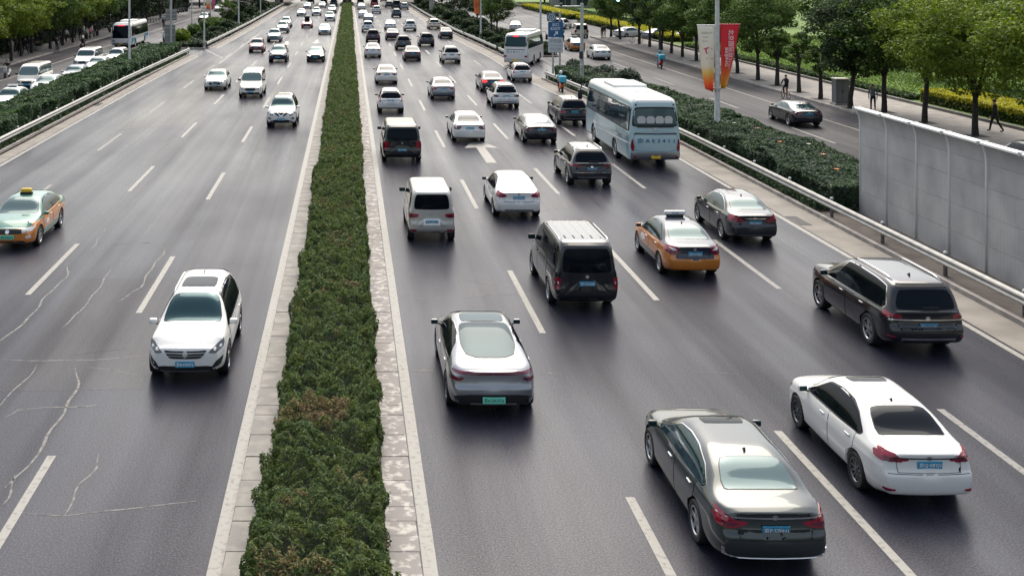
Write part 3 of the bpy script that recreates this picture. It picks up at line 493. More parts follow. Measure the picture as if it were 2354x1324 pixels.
# ------------------------------------------------------------------ guardrails
GALV = mat('galvanised rail', (.42, .41, .375), .42, .3, noise=(3, (.32, .315, .295), .45, .65)); POSTM = mat('weathered post', (.13, .12, .125), .6, .3); STEEL = mat('painted steel', (.50, .50, .47), .45, .15, noise=(4, (.40, .40, .385), .4, .65)); DARKPOST = mat('dark steel', (.05, .05, .055), .5, .3)
def guardrail(label, line, side):
    """W-beam rail on posts; line of (x, y); side = +1 when the road lies at smaller x"""
    root = thing('guardrail', label, 'guardrail', (0, 0, 0), 0, 'guardrails along the main road'); ys = [p[1] for p in line]; n = max(2, int((ys[-1] - ys[0]) / 4)); Y = np.linspace(ys[0], ys[-1], n + 1)
    prof = [(.0, .44), (-.015, .455), (-.075, .49), (-.085, .525), (-.075, .555), (-.02, .585), (-.005, .60), (-.02, .615), (-.075, .645), (-.085, .68), (-.075, .71), (-.015, .745), (.0, .76)]
    for i in range(n):
        mb = MB(); V = []
        for y in (Y[i], Y[i + 1] + .06):
            x = float(near_x(line, y))
            for d, z in prof: V.append((x + side * (d - (.004 if y == Y[i] else 0)), y, z))
        for k in range(len(prof)): pass
        m = len(prof); F = [(k, k + 1, m + k + 1, m + k) for k in range(m - 1)]
        V2 = [(a + side * .012, b, c) for a, b, c in V]; F += [(2 * m + k, 3 * m + k, 3 * m + k + 1, 2 * m + k + 1) for k in range(m - 1)] + [(m - 1, 2 * m - 1, 4 * m - 1, 3 * m - 1), (0, 2 * m, 3 * m, m)]
        me = mesh_from('beam', V + V2, F, (GALV,)); me.polygons.foreach_set('use_smooth', [True] * len(me.polygons)); me.set_sharp_from_angle(angle=R(60)); obj('rail_beam', me, root)
    pm = MB().tube([(0, 0, -.02), (0, 0, .80)], .062, 12).mesh('post', (POSTM,), True, 40); cm = MB().lathe([(.001, .85), (.05, .84), (.066, .80), (.066, .77)], 12).mesh('cap', (STEEL,), True); bm_ = MB().box(-.09, .03, -.05, .05, .52, .68).mesh('block', (POSTM,))
    for y in Y:
        x = float(near_x(line, y)) + side * .11; p = obj('post', pm, root, (x, y, 0)); obj('post_cap', cm, p); obj('spacer_block', bm_, p, None, (0, 0, 0 if side > 0 else math.pi))
    return root
guardrail('steel guardrail along the right edge of the main road before the exit', [(18.28, -2), (18.28, 60), (17.85, 75), (16.72, 94.5)], 1)
guardrail('steel guardrail along the right edge of the main road beyond the exit', [(16.7, 117.8), (16.2, 135), (15.3, 160), (14.9, 220), (14.9, 275)], 1)
guardrail('steel guardrail along the left edge of the main road before the junction', [(-18.15, 45), (-18.15, 60), (-18.05, 90), (-17.5, 121.5)], -1)
guardrail('steel guardrail along the left edge of the main road beyond the junction', [(-16.75, 130.5), (-16.45, 150), (-16.15, 180), (-16.05, 275)], -1)
# ------------------------------------------------------------------ noise barrier
NB = thing('noise_barrier', 'tall grey panelled noise barrier with a white capping behind the right guardrail', 'barrier', (19.85, 43.0, 0)); PAN = mat('barrier panel', (.43, .425, .41), .55, 0, noise=(.8, (.30, .297, .295), .38, .68), bump=(90, .15)); CAPW = mat('white capping', (.82, .82, .80), .4)
bay = 2.13; nb = 7
def post_path(): return [(0, 0, 0), (0, 0, 3.45), (-.02, 0, 3.70), (-.07, 0, 3.92), (-.15, 0, 4.10)]
for i in range(nb + 1):
    y = -bay * i
    obj('barrier_post', MB().tube(post_path(), .062, 8).mesh('p', smooth=True), NB, (0, y, .02), m=mat('barrier post', (.68, .68, .65), .4))
prof = [(0, 0), (0, 3.45), (-.02, 3.70), (-.07, 3.92), (-.15, 4.10)]
def prof_x(z): return float(np.interp(z, [p[1] for p in prof], [p[0] for p in prof]))
levels = [.03, .95, 1.87, 2.75, 3.50, 4.10]
for i in range(nb):
    for j, (a, b) in enumerate(zip(levels, levels[1:])):
        zs = np.linspace(a + .004, b - .004, 6); y0, y1 = -bay * i - .055, -bay * (i + 1) + .055; mb = MB(); nc = 22
        V = []; F = []
        for z in zs:
            for k in range(nc + 1): V.append((prof_x(z) - .02 - (.005 if k % 2 else 0) * (1 if 0 < k < nc else 0), y0 + (y1 - y0) * k / nc, z))
        for q in range(len(zs) - 1):
            for k in range(nc): F.append((q * (nc + 1) + k, q * (nc + 1) + k + 1, (q + 1) * (nc + 1) + k + 1, (q + 1) * (nc + 1) + k))
        V += [(x + .07, y, z) for x, y, z in V]; m = len(zs) * (nc + 1); F += [tuple(m + t for t in f[::-1]) for f in F[:]]
        for k in range(nc): t = (len(zs) - 1) * (nc + 1) + k; F += [(t, t + 1, m + t + 1, m + t), (k, m + k, m + k + 1, k + 1)]
        obj('barrier_panel', mesh_from('panel', V, F), NB, m=PAN)
    obj('capping', bevelled(MB().box(-.28, .0, -bay * (i + 1) + .02, -bay * i - .02, 4.09, 4.18).mesh('c'), .02, 1), NB, m=CAPW)
    obj('cap_joint', MB().box(-.31, .03, -bay * i - .05, -bay * i + .05, 4.08, 4.20).mesh('c'), NB, m=STEEL)
# ------------------------------------------------------------------ lamp posts, banners, signs
def lamp_post(label, x, y, h=10.0, r=.11, arm=1, collar=True):
    t = thing('lamp_post', label, 'lamp post', (x, y, .08), 0, 'lamp posts beside the main road')
    obj('pole', MB().tube([(0, 0, -.1), (0, 0, .9), (0, 0, .95), (0, 0, h)], [r * 1.35, r * 1.25, r, r * .6], 14).mesh('p', smooth=True, angle=40), t, m=STEEL)
    a = obj('lamp_arm', MB().tube([(0, 0, h - .2), (arm * .6, 0, h + .5), (arm * 2.2, 0, h + .75)], [.06, .05, .04], 8).mesh('a', smooth=True), t, m=STEEL)
    obj('lamp_head', bevelled(MB().box(-.45, .45, -.16, .16, -.06, .08).mesh('l'), .04, 2), t, (arm * 2.5, 0, h + .76), m=STEEL); obj('base_plate', MB().box(-.22, .22, -.22, .22, -.06, .04).mesh('b'), t, m=DARKPOST)
    if collar: obj('access_door', MB().box(-.05, .05, -r * 1.36, -r * 1.28, .35, .75).mesh('d'), t, m=DARKPOST)
    return t
LP = lamp_post('tall grey lamp post carrying the white and red banners', 20.0, 60.2, 11, .15, -1)
lamp_post('thin grey lamp post at the left guardrail by the rose hedge', -19.7, 99.5, 11, .11, 1); lamp_post('thin lamp post at the tip of the far left planting strip', -16.9, 129.5, 11, .10, 1); lamp_post('far lamp post standing against dark trees, left guardrail', -17.3, 174, 11, .12, 1); lamp_post('small far lamp post, last along the left guardrail', -16.9, 212, 11, .10, 1); lamp_post('thin lamp post beside the left service road', -24.4 + .6, 168, 11, .10, -1)
LP2 = lamp_post('far lamp post with an orange banner beyond the exit', 17.6, 148, 11, .11, -1); lamp_post('pale lamp post beside the right service road near the yellow hedge', 24.2, 140, 11, .14, 1)
big = thing('concrete_pole', 'thick pale concrete pole behind the far right guardrail', 'pole', (16.6, 222, .05)); obj('plinth', MB().tube([(0, 0, -.05), (0, 0, 2.4)], .52, 20).mesh('p', smooth=True, angle=40), big, m=CONC); obj('mast', MB().tube([(0, 0, 2.4), (0, 0, 13)], [.42, .3], 20).mesh('p', smooth=True, angle=40), big, m=CONC)
def grad_cloth(name, stops):
    m = bpy.data.materials.new(name); m.use_nodes = True; nt = m.node_tree; tc = nt.nodes.new('ShaderNodeTexCoord'); sp = nt.nodes.new('ShaderNodeSeparateXYZ'); rp = nt.nodes.new('ShaderNodeValToRGB'); b = nt.nodes['Principled BSDF']; b.inputs['Roughness'].default_value = .7
    nt.links.new(tc.outputs['Generated'], sp.inputs[0]); nt.links.new(sp.outputs[2], rp.inputs[0]); nt.links.new(rp.outputs[0], b.inputs['Base Color'])
    e = rp.color_ramp.elements; e[0].position = stops[0][0]; e[0].color = (*stops[0][1], 1); e[1].position = stops[-1][0]; e[1].color = (*stops[-1][1], 1)
    for p, c in stops[1:-1]: q = e.new(p); q.color = (*c, 1)
    tr = nt.nodes.new('ShaderNodeBsdfTranslucent'); ms = nt.nodes.new('ShaderNodeMixShader'); ms.inputs[0].default_value = .3; nt.links.new(rp.outputs[0], tr.inputs[0]); nt.links.new(b.outputs[0], ms.inputs[1]); nt.links.new(tr.outputs[0], ms.inputs[2]); nt.links.new(ms.outputs[0], nt.nodes['Material Output'].inputs[0])
    return m
WB = grad_cloth('white banner cloth', [(0, (.75, .05, .02)), (.10, (.80, .10, .02)), (.20, (.78, .30, .05)), (.30, (.76, .55, .16)), (.40, (.74, .68, .58)), (1, (.76, .74, .68))]); RB = grad_cloth('red banner cloth', [(0, (.72, .46, .04)), (.16, (.74, .36, .06)), (.34, (.72, .14, .07)), (.5, (.66, .055, .06)), (1, (.62, .03, .055))])
def banner(name, label, x0t, x1t, x0b, x1b, zt, zb, y, m, curl):
    """a cloth banner on a crossbar, narrowing and folding towards its foot"""
    V = []; n, k = 22, 8
    for i in range(n + 1):
        t = i / n; a = x0t + (x0b - x0t) * t ** 1.3; b = x1t + (x1b - x1t) * t ** 1.3; z = zt + (zb - zt) * t
        for j in range(k + 1): s = j / k; V.append((a + (b - a) * s, y + curl * t * math.sin(s * 5.5 + t * 3) * .22, z - (.18 * s * t if curl > 0 else .18 * (1 - s) * t)))
    F = [(i * (k + 1) + j, i * (k + 1) + j + 1, (i + 1) * (k + 1) + j + 1, (i + 1) * (k + 1) + j) for i in range(n) for j in range(k)]
    me = mesh_from('cloth', V, F, (m,)); me.polygons.foreach_set('use_smooth', [True] * len(me.polygons)); o = obj(name, me); tag(o, label, 'banner', 'banners on the lamp posts'); sm = o.modifiers.new('thickness', 'SOLIDIFY'); sm.thickness = .006; return o
# the pair on the near lamp post (heights follow the photograph: 6.5 m down to 3 m)
b1 = banner('banner', 'white banner with a pink logo fading to orange at its foot', 18.92, 19.86, 19.36, 19.84, 6.42, 2.98, 60.2, WB, 1.0); b2 = banner('banner', 'red banner with rotated white lettering fading to yellow at its foot', 20.16, 21.20, 20.16, 20.42, 6.46, 3.08, 60.2, RB, -1.0)
obj('crossbar', MB().tube([(18.9, 60.2, 6.44), (19.98, 60.2, 6.44)], .03, 8).mesh('c'), LP, (-20.0, -60.2, -.08), m=CAPW); obj('crossbar', MB().tube([(20.02, 60.2, 6.48), (21.25, 60.2, 6.48)], .03, 8).mesh('c'), LP, (-20.0, -60.2, -.08), m=mat('red bar', (.6, .03, .05), .4)); obj('banner_clamp', MB().tube([(0, 0, 2.86), (0, 0, 2.98)], .20, 14).mesh('c', smooth=True, angle=40), LP, m=STEEL)
INKG = mat('grey banner print', (.16, .16, .17), .7); INKP = mat('pink banner print', (.60, .05, .14), .7); INKW = mat('white banner print', (.82, .80, .78), .7)
def stick(parent, me, x, y, z, m, ry=0.0): return obj('lettering', me, parent, (x, y, z), (0, ry, 0), m)
stick(b1, text_mesh('北京国际设计周', .13, .62), 19.42, 60.17, 6.02, INKG); stick(b1, text_mesh('BEIJING', .08, .42), 19.44, 60.17, 5.78, INKG); stick(b1, text_mesh('设计之都', .12, .50), 19.44, 60.165, 5.58, INKG)
lg = MB(); pts = [(math.cos(a) * .21, math.sin(a) * .21) for a in np.linspace(.5, 5.4, 18)]; inn = [(math.cos(a) * .13, math.sin(a) * .13) for a in np.linspace(.5, 5.4, 18)]
for i in range(17): lg.add([(pts[i][0], 0, pts[i][1]), (pts[i + 1][0], 0, pts[i + 1][1]), (inn[i + 1][0], 0, inn[i + 1][1]), (inn[i][0], 0, inn[i][1])], [(0, 1, 2, 3)])
lg.add([(math.cos(a) * .06, 0, math.sin(a) * .06) for a in np.linspace(0, 6.28, 12)[:-1]], [tuple(range(11))]); lg.add([(-.19, 0, .06), (-.33, 0, .10), (-.17, 0, .16)], [(0, 1, 2)])
obj('logo', lg.mesh('logo'), b1, (19.53, 60.13, 5.06), m=INKP); stick(b1, text_mesh('北京设计周', .10, .42), 19.56, 60.10, 4.64, INKP)
stick(b2, text_mesh('北京国际设计周', .30, 2.1), 20.74, 60.15, 5.15, INKW, R(90)); stick(b2, text_mesh('BEIJING', .22, 1.0), 20.46, 60.12, 4.72, INKW, R(90))
b3 = banner('banner', 'small orange banner on the far lamp post beyond the exit', 16.62, 17.42, 16.75, 17.42, 5.5, 3.4, 148, mat('orange banner cloth', (.68, .17, .04), .7), .6); obj('crossbar', MB().tube([(-1.0, 0, 5.42), (0, 0, 5.42)], .03, 6).mesh('c'), LP2, m=STEEL); stick(b3, text_mesh('设计', .8, .5), 17.08, 147.9, 4.6, mat('maroon banner print', (.25, .02, .02), .7))
# far pair of banners on the left
lp3 = lamp_post('far lamp post with pink and white banners on the left service road', -25.6, 205, 11, .13, 1); banner('banner', 'far white banner on the left service road', -26.7, -25.75, -26.3, -25.75, 5.0, 1.9, 205, WB, .6); banner('banner', 'far pink banner on the left service road', -25.4, -24.4, -25.4, -24.9, 5.0, 1.9, 205, grad_cloth('pink banner cloth', [(0, (.6, .2, .2)), (.5, (.6, .25, .3)), (1, (.55, .12, .2))]), -.6)
# exit sign
EX = thing('exit_sign', 'blue and white exit sign 出口 EXIT on two posts beyond the coach', 'road sign', (18.05, 97.0, .1)); BLUE = mat('sign blue', (.012, .10, .24), .4); SIGNW = mat('sign white', (.52, .55, .56), .45); SIGNG = mat('sign grey print', (.24, .27, .28), .5)
for x in (-.18, .42): obj('sign_post', MB().tube([(x, .10, -.15), (x, .10, 5.6)], .09, 10).mesh('p', smooth=True, angle=40), EX, m=STEEL)
obj('sign_panel', bevelled(MB().box(-.62, .68, -.04, .04, 3.35, 4.72).mesh('b'), .02, 1), EX, m=BLUE); obj('sign_panel', bevelled(MB().box(-.62, .68, -.04, .04, 2.02, 3.32).mesh('b'), .02, 1), EX, m=SIGNW); obj('sign_panel', bevelled(MB().box(-.72, .06, -.04, .04, 4.76, 5.46).mesh('b'), .02, 1), EX, m=mat('sign badge blue', (.05, .12, .19), .4))
W_ = mat('sign lettering', (.75, .77, .78), .5)
for s, h, w, x, z, m in (('出口', .30, None, .03, 4.46, W_), ('EXIT', .24, .84, .03, 4.10, W_), ('学院路', .34, 1.05, .03, 3.02, SIGNG), ('四元桥', .26, .95, .03, 2.32, SIGNG)): obj('lettering', text_mesh(s, h, w, .01), EX, (x, -.046, z), m=m)
ar = MB(); ar.add([(-.20, 0, -.16), (-.14, 0, -.22), (.10, 0, .03), (.10, 0, -.08), (.18, 0, -.08), (.18, 0, .18), (-.08, 0, .18), (-.08, 0, .10), (.03, 0, .10)], [tuple(range(9))]); obj('arrow', ar.mesh('a'), EX, (.05, -.046, 3.68), m=W_)
rg = MB()
for a, b in zip(np.linspace(0, 6.283, 19)[:-1], np.linspace(0, 6.283, 19)[1:]): rg.add([(math.cos(a) * .30, 0, math.sin(a) * .28), (math.cos(b) * .30, 0, math.sin(b) * .28), (math.cos(b) * .25, 0, math.sin(b) * .235), (math.cos(a) * .25, 0, math.sin(a) * .235)], [(0, 1, 2, 3)])
obj('ring', rg.mesh('r'), EX, (-.33, -.046, 5.11), m=W_); obj('lettering', text_mesh('S2', .24), EX, (-.33, -.046, 5.11), m=W_); obj('divider', MB().box(-.60, .66, -.05, -.041, 2.62, 2.66).mesh('d'), EX, m=SIGNG)
# signal mast with camera arm
SM = thing('signal_mast', 'grey mast with a camera arm and a junction box beside the coach', 'mast', (18.6, 88.5, .1)); obj('pole', MB().tube([(0, 0, -.1), (0, 0, 6.6)], [.16, .13], 14).mesh('p', smooth=True, angle=40), SM, m=STEEL); obj('arm', MB().tube([(0, 0, 6.35), (-2.2, 0, 6.35)], .06, 8).mesh('a'), SM, m=STEEL); obj('camera', bevelled(MB().box(-.10, .10, -.22, .22, -.10, .10).mesh('c'), .03, 2), SM, (-1.65, 0, 6.52), m=DARKPOST); obj('junction_box', bevelled(MB().box(-.26, .02, -.32, -.14, 2.2, 2.8).mesh('j'), .02, 1), SM, m=DARKPOST); obj('junction_box', bevelled(MB().box(-.2, .06, -.30, -.14, 1.4, 1.75).mesh('j'), .02, 1), SM, m=STEEL)
# traffic lights over the right service road
TLG = mat('green signal', (.1, .7, .5), .3, emit=((.25, 1.0, .75), 5.0)); TLM = thing('traffic_light_gantry', 'traffic light arm with two green lights above the right service road', 'traffic light', (34.2, 122, .1))
obj('pole', MB().tube([(0, 0, -.1), (0, 0, 7.0)], [.14, .11], 12).mesh('p', smooth=True, angle=40), TLM, m=DARKPOST); obj('arm', MB().tube([(0, 0, 6.5), (-6.5, 0, 6.55)], [.09, .06], 10).mesh('a', smooth=True, angle=40), TLM, m=DARKPOST)
for x in (-4.63, -.75):
    hd = obj('signal_head', bevelled(MB().box(-.20, .20, -.12, .12, 5.60, 6.75).mesh('h'), .03, 1), TLM, (x, -.12, 0), m=DARKPOST)
    for z, mm in ((6.52, mat('dark red lens', (.05, .004, .004), .2)), (6.20, mat('dark amber lens', (.05, .03, .004), .2)), (5.86, TLG)): obj('signal_lens', MB().lathe([(.001, .04), (.10, .03), (.15, .0)], 16).mesh('l', smooth=True), hd, (0, -.125, z), (R(90), 0, 0), mm)
# sign post with the backs of two signs (left)
SB = thing('sign_post', 'grey post carrying the backs of two signs at the end of the left rose hedge', 'road sign', (-19.35, 120.6, .1)); obj('post', MB().tube([(0, 0, -.1), (0, 0, 9)], .12, 12).mesh('p', smooth=True, angle=40), SB, m=STEEL); SBM = mat('sign back', (.24, .24, .235), .5, .4)
for z0, z1, w, x in ((3.70, 4.90, .62, 0), (.95, 3.25, .58, -.12)):
    p = obj('sign_back', bevelled(MB().box(-w + x, w + x, .10, .15, z0, z1).mesh('s'), .02, 1), SB, m=SBM)
    for k in range(3): obj('stiffener', MB().box(-w * .95 + x, w * .95 + x, .06, .10, z0 + (z1 - z0) * (k + .5) / 3 - .03, z0 + (z1 - z0) * (k + .5) / 3 + .03).mesh('s'), p, m=STEEL)
# utility cabinet on the right pavement
UC = thing('utility_cabinet', 'grey utility cabinet with a cap on the right pavement beside a dark tree', 'cabinet', (33.95, 76.6, .12)); CABM = mat('cabinet grey', (.13, .13, .135), .5, .3); obj('plinth', MB().box(-.55, .55, -.45, .45, -.02, .12).mesh('c'), UC, m=CONC); obj('housing', bevelled(MB().box(-.45, .45, -.36, .36, .12, 1.72).mesh('c'), .02, 1), UC, m=CABM); obj('cap', bevelled(MB().box(-.5, .5, -.42, .42, 1.72, 1.82).mesh('c'), .03, 2), UC, m=mat('cabinet cap', (.42, .40, .33), .5))
for x in (-.22, .22): d = obj('cabinet_door', MB().box(x - .20, x + .20, -.372, -.361, .2, 1.62).mesh('d'), UC, m=mat('cabinet door', (.17, .17, .175), .5, .3)); obj('handle', MB().box(x * .15 - .02, x * .15 + .02, -.39, -.372, .85, 1.0).mesh('h'), d, m=DARKPOST)
# parked bicycles (left pavement) and stone seat
FR = [mat('cycle frame white', (.6, .6, .58), .4), mat('cycle frame blue', (.05, .2, .4), .4), mat('cycle frame dark', (.03, .03, .03), .4)]
def torus(r, t=.02, n=18): return [(math.cos(a) * r, math.sin(a) * r) for a in np.linspace(0, 2 * math.pi, n + 1)]
TYM = MB().lathe([(.31 + .022 * math.cos(a), .022 * math.sin(a)) for a in np.linspace(0, 6.283, 7)], 20, 'x').mesh('tyre', (VMR := mat('cycle tyre', (.015, .015, .015), .8),), True)
def spokes():
    mb = MB()
    for k in range(8): a = k * math.pi / 8; mb.box(-.003, .003, -.30, .30, -.004, .004, M=Matrix.Rotation(a, 4, 'X'))
    return mb.mesh('s', (mat('spoke', (.4, .4, .4), .3, .8),))
SPK = spokes(); FRM = MB().tube([(0, -.50, .33), (0, -.12, .30), (0, .42, .86)], .016, 6).tube([(0, -.12, .30), (0, -.26, .88)], .016, 6).tube([(0, -.24, .80), (0, .40, .78)], .016, 6).tube([(0, .52, .33), (0, .40, .90)], .016, 6).tube([(0, -.50, .33), (0, -.24, .78)], .012, 6).mesh('frame', (None,)); HB = MB().tube([(-.27, .30, .98), (0, .40, .93), (.27, .30, .98)], .013, 6).mesh('bar', (DARKPOST,)); SDL = bevelled(MB().box(-.07, .07, -.13, .13, 0, .06).mesh('saddle', (DARKPOST,)), .025, 2)
def bicycle(x, y, rz, label, m, group='bicycles parked on the left pavement', z=.12):
    t = thing('bicycle', label, 'bicycle', (x, y, z), rz, group)
    for yy in (-.50, .52): w = obj('wheel', TYM, t, (0, yy, .332)); obj('spokes', SPK, w)
    obj('frame', FRM, t, m=m); obj('handlebar', HB, t); obj('saddle', SDL, t, (0, -.27, .88)); return t
for i in range(10): p = gp(338 + i * 6.5, 56 - i * 1.1, .12); bicycle(p.x - .6, p.y, R(70 + (i * 37) % 25), 'parked bicycle on the left pavement behind the city bus, %s of the row' % order[i], FR[i % 3])
bicycle(35.9, 138.5, R(60), 'bicycle parked under the trees on the right pavement', FR[2], 'bicycles parked on the right pavement')
st = thing('stone_planter', 'low round stone planter on the left pavement', 'planter', (-35.2, 125.5, .12)); obj('bowl', MB().lathe([(.001, 0), (.55, 0), (.75, .35), (.80, .55), (.66, .55), (.60, .4), (.001, .4)], 20).mesh('b', smooth=True, angle=40), st, m=CONC); obj('plant', SHR[2][1], st, (0, 0, .35), m=TL[2]).scale = (.55, .55, .5)

# pale shop front far beyond the lawn
SH = thing('shop_building', 'pale low shop building with dark openings far behind the yellow hedge', 'building', (62, 262, .1), R(-8)); SHM = mat('render wall', (.42, .42, .41), .8, noise=(.4, (.34, .34, .34), .4, .6))
obj('wall', MB().box(-14, 16, 0, 12, -.1, 7).mesh('w'), SH, m=SHM); obj('roof', MB().box(-14.4, 16.4, -.5, 12.4, 7, 7.4).mesh('r'), SH, m=CONC)
for k in range(7): x = -12 + k * 4; w = obj('shop_window', MB().box(x, x + 2.6, -.06, .05, .3, 3.0).mesh('w'), SH, m=mat('shop glass', (.03, .05, .06), .1)); obj('window_frame', MB().box(x + 1.26, x + 1.34, -.09, -.06, .3, 3.0).mesh('w'), w, m=STEEL)
for k in range(8): x = -13 + k * 4; obj('column', MB().box(x, x + .5, -1.2, -.7, -.1, 7).mesh('w'), SH, m=CONC)
# ------------------------------------------------------------------ vehicles: materials
def paint(name, col, metal=0.0, rough=.32):
    return mat('paint ' + name, col, rough, metal, coat=1.0, spec=.5 if max(col) > .2 else .22)
PAINT = dict(white=paint('white', (.66, .655, .63)), pearl=paint('pearl', (.74, .71, .64)), silver=paint('silver', (.25, .26, .28), .75, .3), lightsilver=paint('light silver', (.47, .455, .42), .4, .32),
    grey=paint('grey', (.022, .023, .027), .3, .28), olive=paint('olive grey', (.036, .044, .044), .4, .28), black=paint('black', (.006, .007, .010), 0, .25), navy=paint('navy', (.012, .018, .035), .1, .28),
    brown=paint('brown grey', (.045, .037, .036), .4, .3), red=paint('red', (.33, .012, .03), .1, .3), darkred=paint('dark red', (.16, .01, .02), .1, .3), maroon=paint('maroon', (.045, .010, .022), .3, .3),
    amber=paint('amber', (.52, .17, .018), .05, .32), green=paint('green', (.05, .17, .135), .1, .32), aqua=paint('aqua', (.36, .50, .53), .05, .34), cream=paint('cream', (.74, .71, .62)), gold=paint('gold', (.55, .47, .36), .3, .34),
    busblue=paint('bus blue', (.06, .30, .46)), paleblue=paint('pale blue', (.45, .62, .66)), orange=paint('orange', (.62, .13, .02)), teal=paint('teal', (.17, .31, .35), .1, .34))
VM = dict(glass=mat('car glass', (.012, .028, .034), .04, 0, spec=.5), deep=mat('deep tinted glass', (.014, .034, .042), .06, 0, spec=.22), tint=mat('tinted glass', (.004, .006, .009), .05, 0, spec=.12), pale=mat('pale glass', (.07, .105, .11), .06, 0, spec=.6), black=mat('black plastic', (.012, .012, .014), .5), gap=mat('panel gap', (.006, .006, .006), .8),
    chrome=mat('chrome', (.75, .75, .74), .12, 1), trim=mat('satin trim', (.42, .42, .42), .3, .8), red=mat('red lens', (.24, .005, .022), .12, coat=.6), darkred=mat('smoked red lens', (.10, .004, .022), .12, coat=.6), brake=mat('lit brake lens', (.55, .02, .03), .2, emit=((1, .04, .05), .9)),
    lamp=mat('headlamp glass', (.34, .36, .38), .06, .25, coat=1), lit=mat('lit headlamp', (.8, .8, .75), .1, emit=((1, .97, .88), 2.2)), lampdark=mat('dark headlamp housing', (.05, .053, .058), .08, .3, coat=1), clear=mat('clear lens', (.62, .60, .60), .1, coat=1), amberlens=mat('amber lens', (.6, .2, .03), .15, coat=1), rubber=mat('tyre rubber', (.012, .012, .013), .75), rim=mat('alloy rim', (.42, .42, .43), .28, .9), darkrim=mat('dark alloy', (.16, .16, .17), .3, .9),
    plate=mat('blue plate', (.045, .28, .45), .4), plategreen=mat('green plate', (.16, .62, .44), .35), plateyellow=mat('yellow plate', (.70, .42, .03), .35), ink=mat('plate white lettering', (.8, .8, .8), .4), darkink=mat('dark lettering', (.03, .04, .05), .5), blueink=mat('blue lettering', (.015, .13, .24), .4), white=mat('white plastic', (.75, .75, .73), .35), seat=mat('seat fabric', (.5, .5, .47), .8),
    ledred=mat('red display', (.5, .02, .02), .3, emit=((1, .05, .06), .9)), taxilamp=mat('taxi lamp', (.75, .48, .04), .3), skyblue=mat('blue plastic', (.08, .42, .62), .35), interior=mat('dark interior', (.02, .02, .022), .8))

for _n, _c in (('car glass', (.45, .80, .90)), ('pale glass', (.70, .92, .96)), ('tinted glass', (.7, .82, .95)), ('deep tinted glass', (.22, .52, .66))): MATS[_n].node_tree.nodes['Principled BSDF'].inputs['Specular Tint'].default_value = (*_c, 1)
def pchip(xs, ys, x):
    xs = np.asarray(xs, float); ys = np.asarray(ys, float); x = np.clip(np.asarray(x, float), xs[0], xs[-1])
    h = np.diff(xs); d = np.diff(ys) / h; m = np.zeros(len(xs)); m[0] = d[0]; m[-1] = d[-1]
    for i in range(1, len(xs) - 1):
        if d[i - 1] * d[i] > 0:
            w1, w2 = 2 * h[i] + h[i - 1], h[i] + 2 * h[i - 1]; m[i] = (w1 + w2) / (w1 / d[i - 1] + w2 / d[i])
    i = np.clip(np.searchsorted(xs, x) - 1, 0, len(xs) - 2); t = (x - xs[i]) / h[i]
    return (ys[i] * (2 * t**3 - 3 * t**2 + 1) + h[i] * m[i] * (t**3 - 2 * t**2 + t) + ys[i + 1] * (-2 * t**3 + 3 * t**2) + h[i] * m[i + 1] * (t**3 - t**2))
def curve(pts, x): return pchip([p[0] for p in pts], [p[1] for p in pts], x)
SIDE = [(0, .86), (.04, .92), (.10, .955), (.2, .98), (.4, 1.0), (.62, 1.0), (.74, 1.001), (.80, .990), (.9, .976), (.96, .962), (1, .94)]

def loft(S):
    """closed body shell from a centre top line, a belt line, a plan outline and a floor line"""
    L = S['L']; W = S['W'] / 2; e = S.get('edge', .045)
    ys = np.linspace(-L / 2 + e, L / 2 - e, S.get('ns', 64))
    top = curve(S['top'], ys); belt = np.minimum(curve(S['belt'], ys), top - .025); bot = curve(S['bot'], ys); wid = curve(S['plan'], ys)
    tl = np.array([0, .02, .05, .09, .15, .24, .36, .5, .62, .70, .735, .765, .79, .85, .92, .97, 1.0]); ml = curve(S.get('side', SIDE), tl)
    na = 13; rings = []
    for y, zt, zb, z0, w in zip(ys, top, belt, bot, wid):
        half = [(0, z0), (w * ml[0] * .6, z0)] + [(w * m_, z0 + (zb - z0) * t) for t, m_ in zip(tl, ml)]
        wb = w * ml[-1]; h = zt - zb; n = S.get('n0', 2.3) + S.get('n1', 3.2) * min(1, h / .45)
        for a in np.linspace(0, math.pi / 2, na)[1:]:
            cx, sx = max(math.cos(a), 1e-9) ** (2 / n), math.sin(a) ** (2 / n); z = zb + h * sx
            half.append((0 if a > 1.57 else wb * cx * (1 - S.get('tumble', .24) * (z - zb) / .45), z))
        rings.append([Vector((x, y, z)) for x, z in half] + [Vector((-x, y, z)) for x, z in half[-2:0:-1]])
    def cap(ring, sgn):
        zs = [p.z for p in ring]; c = Vector((0, ring[0].y, (min(zs) + max(zs)) / 2)); out = []
        for s_, dy in ((.985, e * .45), (.955, e * .8), (.90, e), (.75, e), (.55, e), (.32, e), (.12, e)): out.append([c + Vector(((p.x - c.x) * s_, sgn * dy, (p.z - c.z) * s_)) for p in ring])
        return out
    allr = cap(rings[0], -1)[::-1] + rings + cap(rings[-1], 1)
    V = [p.copy() for r in allr for p in r]; n = len(rings[0]); F = []
    for i in range(len(allr) - 1):
        for k in range(n): F.append((i * n + k, i * n + (k + 1) % n, (i + 1) * n + (k + 1) % n, (i + 1) * n + k))
    F += [tuple(range(n))[::-1], tuple((len(allr) - 1) * n + k for k in range(n))]
    for p in V:                                             # shaped ends: sloping fascia and a bowed plan
        for sgn, prof, bow in ((-1, S.get('rear', []), S.get('bowr', .10)), (1, S.get('front', []), S.get('bowf', .18))):
            w_ = max(0, min(1, (sgn * p.y - (L / 2 - .55)) / .5)); w_ = w_ * w_ * (3 - 2 * w_)
            if w_ > 0:
                if prof: p.y -= sgn * w_ * float(curve(prof, p.z))
                p.y -= sgn * w_ * bow * (abs(p.x) / W) ** 2.2
    return V, F

